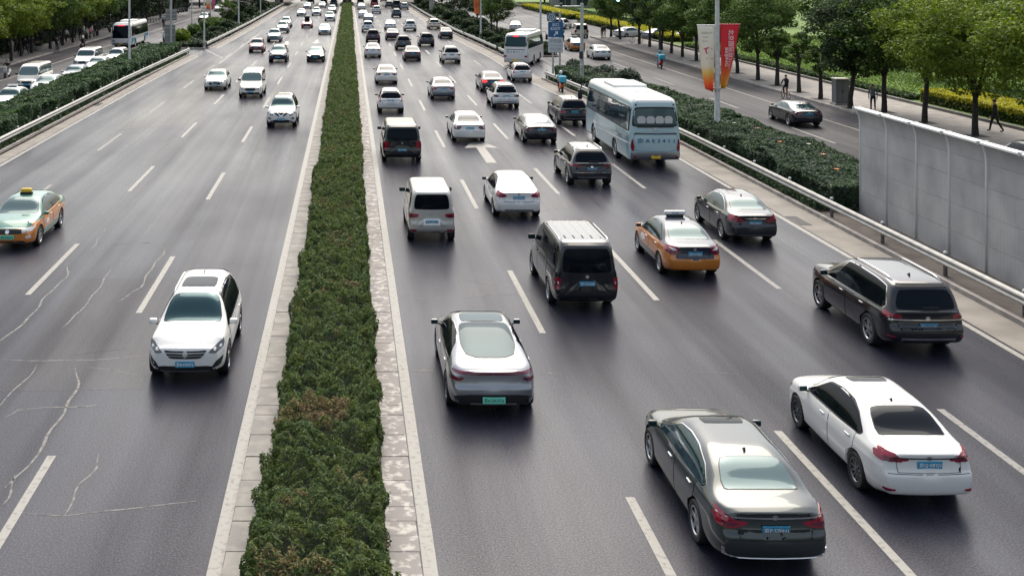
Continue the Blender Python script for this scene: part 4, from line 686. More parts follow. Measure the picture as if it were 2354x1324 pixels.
def smooth_poly(poly, it=1):
    for r_ in ((.10, .25) if it else ()):
        q = []
        for i, a in enumerate(poly):
            b = poly[(i + 1) % len(poly)]; q += [(a[0] * (1 - r_) + b[0] * r_, a[1] * (1 - r_) + b[1] * r_), (a[0] * r_ + b[0] * (1 - r_), a[1] * r_ + b[1] * (1 - r_))]
        poly = q
    return poly
def cast(bvh, kind, a, b):
    if kind == 'rear': o, d = Vector((a, -20, b)), Vector((0, 1, 0))
    elif kind == 'front': o, d = Vector((a, 20, b)), Vector((0, -1, 0))
    elif kind == 'right': o, d = Vector((9, a, b)), Vector((-1, 0, 0))
    elif kind == 'left': o, d = Vector((-9, a, b)), Vector((1, 0, 0))
    else: o, d = Vector((a, b, 9)), Vector((0, 0, -1))
    p, n, i, dist = bvh.ray_cast(o, d)
    if p is None:
        g = {'rear': Vector((a, -2, b)), 'front': Vector((a, 2, b)), 'right': Vector((1, a, b)), 'left': Vector((-1, a, b)), 'top': Vector((a, b, 1.5))}[kind]
        p, n, i, dist = bvh.find_nearest(g)
    if n.dot(d) > 0: n = -n
    return p, n
def decal(bvh, pieces, off=.006, res=.07, rnd=1, skirt=.02, dome=0.0):
    """a panel shaped to the body: 2-D outlines laid on the shell, standing off it by `off`, with edges that turn down to it"""
    V = []; F = []; SF = []
    for kind, poly in pieces:
        poly = smooth_poly(list(poly), rnd) if rnd else list(poly); pts = []
        for i, a in enumerate(poly):
            b = poly[(i + 1) % len(poly)]; k = max(1, int(math.dist(a, b) / res))
            pts += [(a[0] + (b[0] - a[0]) * j / k, a[1] + (b[1] - a[1]) * j / k) for j in range(k)]
        n = len(pts); xs = [p[0] for p in pts]; zs = [p[1] for p in pts]; inner = []
        def inside(x, z):
            c = False; j = len(poly) - 1
            for i in range(len(poly)):
                if (poly[i][1] > z) != (poly[j][1] > z) and x < (poly[j][0] - poly[i][0]) * (z - poly[i][1]) / (poly[j][1] - poly[i][1] + 1e-12) + poly[i][0]: c = not c
                j = i
            return c
        x = min(xs) + res * .5
        while x < max(xs):
            z = min(zs) + res * .5
            while z < max(zs):
                if inside(x, z) and min((x - p[0]) ** 2 + (z - p[1]) ** 2 for p in pts) > (res * .35) ** 2: inner.append((x, z))
                z += res
            x += res
        r = geometry.delaunay_2d_cdt([Vector(p) for p in pts + inner], [(i, (i + 1) % n) for i in range(n)], [], 1, 1e-6)
        o = len(V); nor = []
        for p in r[0]:
            q, m = cast(bvh, kind, p.x, p.y); V.append(q + m * off); nor.append(m)
        fs = [tuple(o + i for i in f) for f in r[2]]; F += fs; cnt = {}
        for f in fs:
            for i in range(3): e_ = (f[i], f[(i + 1) % 3]); cnt[tuple(sorted(e_))] = None if tuple(sorted(e_)) in cnt else e_
        mp = {}
        for e_ in [q for q in cnt.values() if q]:
            ids = []
            for i in e_:
                if i not in mp: mp[i] = (len(V), len(V) + 1); V.append(V[i].copy()); V.append(V[i] - nor[i - o] * skirt)
                ids.append(mp[i])
            SF.append((ids[0][0], ids[1][0], ids[1][1], ids[0][1]))
    me = bpy.data.meshes.new('panel'); me.from_pydata(V, [], F + SF); me.update()
    bm = bmesh.new(); bm.from_mesh(me); bm.faces.ensure_lookup_table()
    for i, f in enumerate(bm.faces):
        if i < len(F):
            q, m, _, _ = bvh.find_nearest(f.calc_center_median())
            if f.normal.dot(m if (f.calc_center_median() - q).dot(m) >= 0 else -m) < 0: f.normal_flip()
    bm.to_mesh(me); bm.free()
    me.polygons.foreach_set('use_smooth', [i < len(F) for i in range(len(me.polygons))]); me.materials.append(None); me.update()
    return me

def cut_arches(me, wheels, depth):
    o = bpy.data.objects.new('b', me); COL.objects.link(o)
    mb = MB()
    for x, y, r, hw in wheels:
        s = 1 if x > 0 else -1; n = 28; x0, x1 = s * (hw - depth), s * (hw + .3)
        ring = [(math.cos(2 * math.pi * k / n) * r * 1.0 + y, math.sin(2 * math.pi * k / n) * r) for k in range(n)]
        mb.prism([(a, b + r * .86) for a, b in ring], min(x0, x1), max(x0, x1), 'yz', 1)
    cm = mb.mesh('c', (None, None)); me.materials.clear(); me.materials.append(None); me.materials.append(None); me.materials.append(None)
    c = bpy.data.objects.new('c', cm); COL.objects.link(c)
    md = o.modifiers.new('x', 'BOOLEAN'); md.operation = 'DIFFERENCE'; md.object = c; md.solver = 'EXACT'
    bpy.context.view_layer.update()
    r = bpy.data.meshes.new_from_object(o.evaluated_get(bpy.context.evaluated_depsgraph_get()))
    bpy.data.objects.remove(o); bpy.data.objects.remove(c)
    r.polygons.foreach_set('use_smooth', [True] * len(r.polygons)); r.set_sharp_from_angle(angle=R(38))
    r.materials.clear(); [r.materials.append(None) for _ in range(3)]
    return r

_wheel = {}
def wheel_meshes(r, w, style):
    if (r, w, style) in _wheel: return _wheel[r, w, style]
    n = 28; ri = r * .68; t = MB()
    t.lathe([(ri, 0), (ri, .02), (r * .78, .035), (r * .93, .03), (r * .985, .0), (r, -.03), (r, -w + .03), (r * .96, -w), (ri, -w)], n, 'x')
    ty = t.mesh('tyre', (None,), True, 40)
    d = MB(); d.lathe([(ri, -.01), (ri + .004, .012), (ri - .012, .022), (ri - .03, .005), (ri - .045, -.07), (.001, -.075)], n, 'x', 1)
    ns = {'five': 5, 'ten': 10, 'steel': 7, 'twin': 5}[style]
    for k in range(ns):
        for dd in ((-.2, .2) if style == 'twin' else (0,)):
            M = Matrix.Rotation(2 * math.pi * k / ns + dd, 4, 'X'); hw = {'five': .042, 'ten': .02, 'steel': .05, 'twin': .02}[style]
            d.add([M @ Vector(p) for p in ((.004, -hw * .8, .02), (.004, hw * .8, .02), (.012, hw, ri - .018), (.012, -hw, ri - .018), (-.04, -hw * 1.2, .02), (-.04, hw * 1.2, .02), (-.04, hw * 1.2, ri - .018), (-.04, -hw * 1.2, ri - .018))],
                  [(0, 1, 2, 3), (0, 4, 5, 1), (3, 2, 6, 7), (0, 3, 7, 4), (1, 5, 6, 2)], 0)
    d.lathe([(.001, .022), (.03, .02), (.06, .008), (.07, -.04)], 14, 'x', 0)
    d.lathe([(ri + .003, .010), (ri + .003, .024), (ri - .018, .026), (ri - .03, .008)], n, 'x', 0)
    _wheel[r, w, style] = (ty, d.mesh('rim', (None, None), True, 35)); return _wheel[r, w, style]

class Proto:
    """a vehicle kind: its parts as shared meshes, set down as often as the road shows it"""
    def __init__(s, S):
        s.S = S; s.parts = []; V, F = loft(S); me = mesh_from('shell', V, F)
        bm = bmesh.new(); bm.from_mesh(me); bmesh.ops.recalc_face_normals(bm, faces=bm.faces); bm.to_mesh(me); bm.free()
        s.bvh = BVHTree.FromPolygons([v.co.copy() for v in me.vertices], [tuple(p.vertices) for p in me.polygons])
        W = S['W'] / 2; r = S['r']; s.axles = S['axles']
        wl_ = [(sx * W, y, r + S.get('gapw', .055), W) for y in s.axles for sx in (-1, 1)]
        body = cut_arches(me, wl_, S.get('archd', .30))
        if S.get('two'):                                    # two-tone paint follows the panel the face lies on
            fn = S['two']
            for p in body.polygons:
                if p.material_index != 1:
                    if fn(*p.center): p.material_index = 2
        s.add('body', body, ['paint', 'gap', S.get('second', 'paint')])
        for y in s.axles:
            for sx in (-1, 1):
                ty, rm = wheel_meshes(r, S.get('tw', .22), S.get('rimstyle', 'five')); x = cast(s.bvh, 'right', y, r * 1.75)[0].x - S.get('inset', .025)
                w = s.add('wheel', ty, ['rubber'], loc=(sx * x, y, r), rot=(0, 0, 0 if sx > 0 else math.pi))
                s.add('rim', rm, [S.get('rimmat', 'rim'), 'gap'], parent=w)
    def add(s, name, me, mats, parent=None, loc=(0, 0, 0), rot=(0, 0, 0), label=None):
        s.parts.append((name, me, mats, parent, loc, rot, label)); return len(s.parts) - 1
    def panel(s, name, pieces, m, off=.006, res=.07, rnd=1, parent=None, mirror=False, **k):
        i = s.add(name, decal(s.bvh, pieces, off, res, rnd, **k), [m], parent)
        if mirror:
            flip = {'left': 'right', 'right': 'left'}
            pc = [(flip.get(kd, kd), [((-a if kd in ('rear', 'front', 'top') else a), b) for a, b in po]) for kd, po in pieces]
            return i, s.add(name, decal(s.bvh, pc, off, res, rnd, **k), [m], parent)
        return i
    def mirrors(s, y, z, m='paint', size=1.0, out=.07):
        size *= .9
        mb = MB().box(-.10, .10, -.055, .055, -.07, .07); me = mb.mesh('mirror', (None,))
        for v in me.vertices:
            if v.co.y > 0: v.co.x *= .82; v.co.z *= .8
        me = bevelled(me, .035, 3); me.materials.clear(); me.materials.append(None); me.transform(Matrix.Scale(size, 4))
        gl = MB().box(-.08, .08, -.004, .004, -.052, .052).mesh('g', (None,)); gl.transform(Matrix.Scale(size, 4))
        st = MB().tube([(-.10, .0, -.03), (.02, 0, 0)], .018, 6).mesh('a', (None,))
        for sx in (-1, 1):
            x = cast(s.bvh, 'right', y, z - .06)[0].x
            i = s.add('wing_mirror', me, [m], loc=(sx * (x + out + .06), y, z))
            s.add('mirror_glass', gl, ['glass'], i, loc=(0, -.057 * size, 0))
            s.add('mirror_arm', st, ['black'], i, loc=(-sx * .08, 0, -.05), rot=(0, 0, 0 if sx > 0 else math.pi))
    def handle(s, y, z, m, parent, sx):
        x = cast(s.bvh, 'right', y, z)[0].x
        me = bevelled(MB().box(-.012, .012, -.10, .10, -.014, .014).mesh('h', (None,)), .008, 1); me.materials.clear(); me.materials.append(None)
        s.add('door_handle', me, [m], parent, loc=(sx * (x + .016), y, z))
    def plate(s, kind, z, m='plate', w=.44, h=.14):
        """number plate on the rear or front; the lettering is set when the vehicle is set down"""
        p, n = cast(s.bvh, kind, 0, z); sg = -1 if kind == 'rear' else 1
        me = bevelled(MB().box(-w / 2, w / 2, -.008, .008, -h / 2, h / 2).mesh('pl', (None,)), .006, 1); me.materials.clear(); me.materials.append(None)
        tilt = math.atan2(n.z, abs(n.y)) * .8
        s.add('plate_' + kind, me, [m], loc=(0, p.y + sg * .014, z), rot=(tilt if kind == 'rear' else -tilt, 0, 0)); s.pw = (w, h)

def place(P, name, label, cat, loc, rz, pnt, group=None, text=None, second=None, swap=None, plates=True):
    root = thing(name, label, cat, loc, rz, group); made = []; swap = swap or {}
    for nm, me, mats, par, l, r_, lab in P.parts:
        isplate = nm.startswith('plate_')
        o = bpy.data.objects.new('licence_plate' if isplate else nm, me); COL.objects.link(o)
        for i, k in enumerate(mats):
            k = swap.get(k, k)
            m = PAINT[pnt] if k == 'paint' else (PAINT[second or pnt] if k == 'second' else (PAINT[k] if k in PAINT and k not in VM else VM[k]))
            if i < len(o.material_slots): o.material_slots[i].link = 'OBJECT'; o.material_slots[i].material = m
        o.parent = made[par] if par is not None else root; o.location = l; o.rotation_euler = r_
        if lab: o['label'] = lab
        made.append(o)
        if isplate and text and nm == 'plate_' + ('front' if abs(rz) > 1.6 else 'rear'):
            sg = 1 if nm == 'plate_front' else -1; k = swap.get(mats[0], mats[0])
            t = obj('lettering', text_mesh(text, P.pw[1] * .66, P.pw[0] * .88, .012), o, (0, sg * .011, 0), (0, 0, math.pi if sg > 0 else 0), VM['ink' if k == 'plate' else 'darkink'])
    return root, made
# ------------------------------------------------------------------ vehicle kinds
def strip(poly, y0, y1):
    """the part of an outline between two pillars"""
    def clip(po, lim, keep):
        out = []
        for i, a in enumerate(po):
            b = po[(i + 1) % len(po)]; ia, ib = keep(a[0]), keep(b[0])
            if ia: out.append(a)
            if ia != ib: t = (lim - a[0]) / (b[0] - a[0]); out.append((lim, a[1] + (b[1] - a[1]) * t))
        return out
    return clip(clip(poly, y0, lambda q: q >= y0), y1, lambda q: q <= y1)
def sided(poly): return [('right', poly)]
def rect(x0, x1, z0, z1): return [(x0, z0), (x1, z0), (x1, z1), (x0, z1)]
def sym(poly): return list(poly) + [(-a, b) for a, b in reversed(poly)]

def dress(P, det, dlo, pillars, doors, shield, rearwin, tails, heads, grille, valance, plate_z, fplate_z, glass='glass', sideglass='glass', rearglass='glass', tailmat='red', shield_k='top', rear_k='top', frame='black', handle='chrome', mirror=('paint', .0, .0), chrome_line=False, sunroof=None, platemat='plate', fvalance=None, extra=None, lampmat='lamp'):
    S = P.S; res = .07 if det == 2 else .12
    # glazing
    if det:
        xs = [p[0] for p in dlo]; cy = (min(xs) + max(xs)) / 2; zs = [p[1] for p in dlo]; cz = (min(zs) + max(zs)) / 2
        big = [(cy + (a - cy) * 1.02, cz + (b - cz) * 1.07) for a, b in dlo]
        fr = P.panel('window_frame', sided(big), frame if not chrome_line else 'chrome', .003, res, 1, mirror=True)
        if chrome_line: P.panel('window_seal', sided([(cy + (a - cy) * 1.003, cz + (b - cz) * 1.0) for a, b in dlo]), 'black', .005, res, 1, mirror=True)
        ed = [min(xs) - .01] + pillars + [max(xs) + .01]
        for a, b in zip(ed, ed[1:]):
            po = strip([(cy + (u - cy) * .985, cz + (w - cz) * .93) for u, w in dlo], a + .022, b - .022)
            if len(po) > 2: P.panel('side_window', sided(po), sideglass, .009, res, 0, mirror=True)
    else: P.panel('side_window', sided(dlo), sideglass, .006, .14, 0, mirror=True)
    if shield:
        if det: 
            cx = sum(p[1] for p in shield) / len(shield); P.panel('windscreen_seal', [(shield_k, [(a * 1.03, cx + (b - cx) * 1.05) for a, b in shield])], 'black', .003, res, 1)
        P.panel('windscreen', [(shield_k, shield)], glass, .007, res, 1)
    if rearwin:
        if det:
            cx = sum(p[1] for p in rearwin) / len(rearwin); P.panel('rear_window_seal', [(rear_k, [(a * 1.03, cx + (b - cx) * 1.05) for a, b in rearwin])], 'black', .003, res, 1)
        P.panel('rear_window', [(rear_k, rearwin)], rearglass, .007, res, 1)
    if sunroof: P.panel('sunroof', [('top', sunroof)], 'tint', .006, res, 1)
    # doors
    if det == 2:
        for po, hy, hz in doors:
            cy = sum(p[0] for p in po) / len(po); cz = sum(p[1] for p in po) / len(po)
            P.panel('door_gap', sided([(cy + (a - cy) * 1.02, cz + (b - cz) * 1.02) for a, b in po]), 'gap', .0018, .07, 0, mirror=True)
            i, j = P.panel('door', sided(po), 'paint' if not S.get('two') else S['doormat'], .006, .06, 0, mirror=True)
            P.handle(hy, hz, handle, i, 1); P.handle(hy, hz, handle, j, -1)
    elif det == 1:
        for po, hy, hz in doors:
            ys_ = [p[0] for p in po]; zs_ = [p[1] for p in po]
            P.panel('door_gap', sided(rect(min(ys_) - .008, min(ys_) + .008, min(zs_) + .15, max(zs_))), 'gap', .004, .2, 0, mirror=True)
    # lamps, grille, bumpers
    def inset(po, k, dx=0.0, dz=0.0):
        cx = sum(q[0] for q in po) / len(po); cz = sum(q[1] for q in po) / len(po); return [(cx + (a - cx) * k + dx, cz + (b - cz) * k + dz) for a, b in po]
    for pcs in tails:
        t = P.panel('tail_light', pcs, tailmat, .012, res * .8, 1, mirror=True)
        if det == 2 and tailmat == 'red':
            for side_, sg in ((t[0], 1), (t[1], -1)):
                po = inset(pcs[0][1], .52, .02, -.012); P.panel('lens_core', [(pcs[0][0], [(a * sg, b) for a, b in po])], 'darkred', .018, .05, 1, parent=side_)
    for pcs in heads:
        t = P.panel('headlight', pcs, lampmat if det != 2 or lampmat != 'lamp' else 'lampdark', .010, res * .8, 1, mirror=True)
        if det == 2:
            for side_, sg in ((t[0], 1), (t[1], -1)):
                po = pcs[0][1]; cx = sum(q[0] for q in po) / len(po); cz = sum(q[1] for q in po) / len(po)
                for dx in (-.055, .06): P.panel('projector', [(pcs[0][0], [(sg * (cx + dx + math.cos(a) * .03), cz + dx * .25 + math.sin(a) * .03) for a in np.linspace(0, 6.28, 9)[:-1]])], 'clear', .018, .05, 0, parent=side_)
    if grille: P.panel('grille', [('front', grille)], 'black', .007, res, 1)
    if valance: P.panel('rear_valance', [('rear', valance)], 'black', .006, res, 1)
    if fvalance: P.panel('front_valance', [('front', fvalance)], 'black', .006, res, 1)
    P.plate('rear', plate_z, platemat, .48 if platemat == 'plategreen' else .44); P.plate('front', fplate_z, platemat, .48 if platemat == 'plategreen' else .44)
    P.mirrors(mirror[1], mirror[2], mirror[0], size=mirror[3] if len(mirror) > 3 else 1.0)

def sedan(L=4.65, W=1.80, H=1.47, wb=2.70, r=.325, deck=1.05, hood=.98, det=2, tails=None, glass='glass', sideglass='glass', rearglass='glass', tailmat='red', chrome_line=False, sunroof=False, fin=True, chrome_bar=None, valance=True, lip_shadow=False, two=None, doormat='paint', second='paint', platemat='plate', plate_z=.80, rimstyle='five', mirrorm='paint', lampmat='lamp', fast=0.0, gr=None, badge=True, rimmat='rim', badge_m='chrome', toppts=None, rw=None, panroof=False, bootlid=True):
    F = L / 2; B = -F; w = W / 2
    top = [(B, deck - .07), (B + .10, deck - .012), (B + .35, deck + .02), (B + .62 - fast * .1, deck + .05), (B + 1.25, H - .09 - fast * .05), (B + 1.75, H - .012), (.05, H), (.30, H - .022), (.5, H - .08), (F - 1.22, hood + .05), (F - .7, hood - .02), (F - .2, hood - .14), (F, hood - .25)]
    if toppts: top = toppts(B, F)
    S = dict(L=L, W=W, r=r, axles=[F - .92 - wb, F - .92], top=top, ns=70 if det == 2 else 44, two=two, doormat=doormat, second=second, rimstyle=rimstyle, rimmat=rimmat,
        belt=[(B, deck - .17), (B + .5, deck - .10), (-.3, .94), (F - 1.2, .90), (F - .5, .80), (F, .60)],
        plan=[(B, w * .86), (B + .2, w * .93), (B + .7, w * .985), (-.2, w), (F - 1.1, w * .985), (F - .4, w * .92), (F - .12, w * .83), (F, w * .74)],
        bot=[(B, .31), (B + .5, .22), (0, .19), (F - .5, .2), (F, .24)],
        rear=[(.2, .12), (.36, .02), (.55, 0), (.66, .01), (.72, .055), (.95, .085), (1.1, .03)], front=[(.2, .08), (.35, 0), (.6, .01), (.8, .10), (.95, .16)])
    P = Proto(S); H1 = H - .10
    dlo = [(F - 1.30, .955), (.62, 1.15), (.30, H1 - .03), (-.15, H1 + .01), (-.65, H1 - .005), (B + 1.32, H - .20), (B + .92, deck + .0), (B + 1.02, deck - .075), (-.3, .972)]
    za = .33; ra, fa = S['axles']
    doors = [([(F - 1.30, .93), (F - 1.36, .50), (F - 1.30, .30), (-.12, .29), (-.12, .94)], .12, .83), ([(-.16, .94), (-.16, .29), (ra + .42, .29), (ra + .36, .55), (ra + .12, .70), (ra + .08, .985)], ra + .34, .86)]
    if tails is None: tails = [[('rear', [(w * .50, deck - .17), (w * .90, deck - .10), (w * .92, deck - .30), (w * .72, deck - .33), (w * .52, deck - .26)]), ('right', [(B + .12, deck - .11), (B + .40, deck - .08), (B + .36, deck - .16), (B + .12, deck - .29)])]]
    heads = [[('front', [(w * .50, .70), (w * .86, .78), (w * .84, .66), (w * .55, .60)]), ('right', [(F - .55, .80), (F - .20, .70), (F - .22, .62), (F - .5, .72)])]]
    gr = gr or sym([(-.46, .44), (-.42, .62), (-.25, .66)])
    dress(P, det, dlo, [-.14, B + 1.12] if det == 2 else [-.14], doors, sym([(-.70, F - 1.24), (-.54, .40)]), rw(B) if rw else sym([(-.63, B + .66 - fast * .1), (-.50, B + 1.30)]), tails, heads, gr, sym([(-.62, .24), (-.56, .40)]) if valance else None, plate_z, .48, glass, sideglass, rearglass, tailmat, chrome_line=chrome_line, mirror=(mirrorm, F - 1.40, 1.0), sunroof=sym([(-.36, -.02), (-.38, .30)]) if sunroof else None, platemat=platemat, fvalance=sym([(-.62, .22), (-.56, .36)]), lampmat=lampmat)
    if det:
        if bootlid: P.panel('boot_gap', [('rear', sym([(-w * .62, plate_z - .14), (-w * .66, deck - .075)]))], 'gap', .002, .1, 0)
        if bootlid: P.panel('boot_lid', [('rear', sym([(-w * .612, plate_z - .132), (-w * .652, deck - .075)]))], 'paint' if not two else S['second'], .0055, .08, 0)
        P.panel('bumper_gap', [('rear', sym([(-w * .90, plate_z - .16), (-w * .90, plate_z - .151)]))], 'gap', .003, .08, 0) if platemat == 'plate' and not two else None
        if fin:
            f_ = MB().prism([(0, 0), (.16, 0), (.02, .075)], -.012, .012, 'yz').mesh('fin', (None,)); P.add('antenna', f_, ['black'], loc=(0, B + 1.42, float(curve(top, B + 1.42)) - .01))
        if badge: P.panel('badge', [('rear', [(math.cos(a) * .05, deck - .12 + math.sin(a) * .038) for a in np.linspace(0, 6.28, 10)[:-1]])], badge_m, .012, .06, 0)
    if panroof: P.panel('roof_glass', [('top', sym([(-.50, B + 2.12), (-.50, .28)]))], 'glass', .007, .09, 1)
    if chrome_bar: P.panel('chrome_strip', [('rear', sym([(-w * .90, chrome_bar), (-w * .90, chrome_bar + .022)]))], 'chrome', .012, .08, 0)
    if lip_shadow: P.panel('boot_lip_shadow', [('rear', sym([(-w * .62, deck - .125), (-w * .66, deck - .075)]))], 'black', .006, .08, 0)  # black strip painted as the shadow below the boot lip
    return P

def suv(L=4.65, W=1.86, H=1.68, wb=2.72, r=.36, hood=1.06, det=2, tails=None, heads=None, glass='glass', sideglass='tint', rearglass='glass', tailmat='red', chrome_line=False, sunroof=False, rails=None, slope=.0, bar=None, lower=True, rimstyle='five', gr=None, mirrorm='paint', plate_z=.86, boxy=0.0, wiper=True, fplate=.55, lowtrim=None, lampmat='lamp', rimmat='rim', foh=.92):
    F = L / 2; B = -F; w = W / 2; belt = H * .60
    top = [(B, belt + .02), (B + .05, belt + .08), (B + .16 + slope * .2, belt + .25), (B + .36 + slope * .6, H - .14), (B + .52 + slope, H - .05), (B + 1.0 + slope, H - .01), (-.2, H), (.15, H - .02), (.42, H - .09), (F - 1.18, hood + .05), (F - .7, hood), (F - .2, hood - .10), (F, hood - .24)]
    S = dict(L=L, W=W, r=r, axles=[F - foh - wb, F - foh], top=top, ns=70 if det == 2 else 44, rimstyle=rimstyle, rimmat=rimmat, n1=3.2 + boxy * 2, tumble=.22 - boxy * .05, tw=.24, gapw=.06,
        belt=[(B, belt - .03), (B + .5, belt), (-.3, belt - .03), (F - 1.2, belt - .06), (F - .5, hood - .12), (F, hood - .32)],
        plan=[(B, w * .90), (B + .2, w * .95), (B + .7, w * .99), (-.2, w), (F - 1.1, w * .99), (F - .4, w * .94), (F - .12, w * .86), (F, w * .78)],
        bot=[(B, .38), (B + .5, .27), (0, .25), (F - .5, .26), (F, .30)],
        rear=[(.25, .12), (.45, .02), (.6, 0), (.72, .01), (.80, .06), (1.0, .085), (1.2, .06), (1.6, 0)], front=[(.25, .10), (.4, 0), (.7, .01), (.9, .08), (1.1, .16)])
    P = Proto(S); H1 = H - .115; ra, fa = S['axles']
    dlo = [(F - 1.28, belt - .02), (.60, belt + .20), (.22, H1), (-.3, H1 + .015), (B + 1.2, H1), (B + .62 + slope, H1 - .05), (B + .42 + slope * .5, belt + .13), (B + .55 + slope * .3, belt + .03), (-.3, belt + .0)]
    doors = [([(F - 1.28, belt - .06), (F - 1.34, .6), (F - 1.28, .36), (-.10, .34), (-.10, belt - .05)], .15, belt - .13), ([(-.14, belt - .05), (-.14, .34), (ra + .47, .34), (ra + .40, .6), (ra + .14, .78), (ra + .10, belt - .02)], ra + .38, belt - .12)]
    if tails is None: tails = [[('rear', [(w * .55, belt - .09), (w * .91, belt - .03), (w * .93, belt - .20), (w * .60, belt - .20)]), ('right', [(B + .13, belt - .04), (B + .42, belt - .02), (B + .34, belt - .12), (B + .12, belt - .20)])]]
    if heads is None: heads = [[('front', [(w * .52, hood - .28), (w * .88, hood - .20), (w * .86, hood - .34), (w * .56, hood - .38)]), ('right', [(F - .55, hood - .17), (F - .22, hood - .26), (F - .24, hood - .34), (F - .5, hood - .26)])]]
    gr = gr or sym([(-.50, hood - .48), (-.46, hood - .30), (-.28, hood - .26)])
    dress(P, det, dlo, [-.12, B + 1.25] if det == 2 else [-.12], doors, sym([(-.72, F - 1.20), (-.56, .34)]), sym([(-.58 * w / .93, H - .18), (-.70 * w / .93, belt + .09)]), tails, heads, gr, sym([(-.70, .33), (-.66, .52)]) if lower else None, plate_z, fplate, glass, sideglass, rearglass, tailmat, rear_k='rear', chrome_line=chrome_line, mirror=(mirrorm, F - 1.40, belt + .06, 1.15), sunroof=sym([(-.42, -.85), (-.44, .02)]) if sunroof else None, fvalance=sym([(-.72, .32), (-.66, .44)]), lampmat=lampmat)
    if det:
        P.panel('tailgate_gap', [('rear', sym([(-w * .70, .62), (-w * .76, belt + .02)]))], 'gap', .002, .1, 0)
        P.panel('tailgate', [('rear', sym([(-w * .692, .63), (-w * .752, belt + .02)]))], 'paint', .0055, .08, 0)
        P.panel('badge', [('rear', [(math.cos(a) * .055, belt - .10 + math.sin(a) * .05) for a in np.linspace(0, 6.28, 11)[:-1]])], 'chrome', .014, .06, 0)
        P.panel('roof_spoiler', [('rear', sym([(-.58 * w / .93, H - .145), (-.56 * w / .93, H - .075)]))], 'black' , .02, .1, 0, skirt=.06)
        f_ = MB().prism([(0, 0), (.16, 0), (.02, .075)], -.012, .012, 'yz').mesh('fin', (None,)); P.add('antenna', f_, ['black'], loc=(0, B + .95 + slope, float(curve(top, B + .95 + slope)) - .01))
        if wiper:
            p, n = cast(P.bvh, 'rear', .1, belt + .14); P.add('rear_wiper', MB().box(-.22, .22, -.012, .012, -.012, .012).mesh('w', (None,)), ['black'], loc=(p.x, p.y - .02, p.z))
        if rails:
            pts = []
            for y in np.linspace(B + .65 + slope, .25, 9): pts.append((y, cast(P.bvh, 'top', w * .60, y)[0].z))
            for sx in (-1, 1):
                z_ = [q[1] + (.045 if 0 < i < 8 else .0) for i, q in enumerate(pts)]
                P.add('roof_rail', MB().tube([(sx * w * .60, q[0], z) for q, z in zip(pts, z_)], .02, 8).mesh('r', (None,), True), [rails])
    if bar: P.panel('chrome_strip', [('rear', sym([(-w * .90, bar), (-w * .90, bar + .025)]))], 'chrome', .014, .08, 0)
    if lowtrim: P.panel('bumper_strip', [('rear', sym([(-w * .66, lowtrim), (-w * .66, lowtrim + .035)]))], 'chrome', .016, .1, 0)
    return P

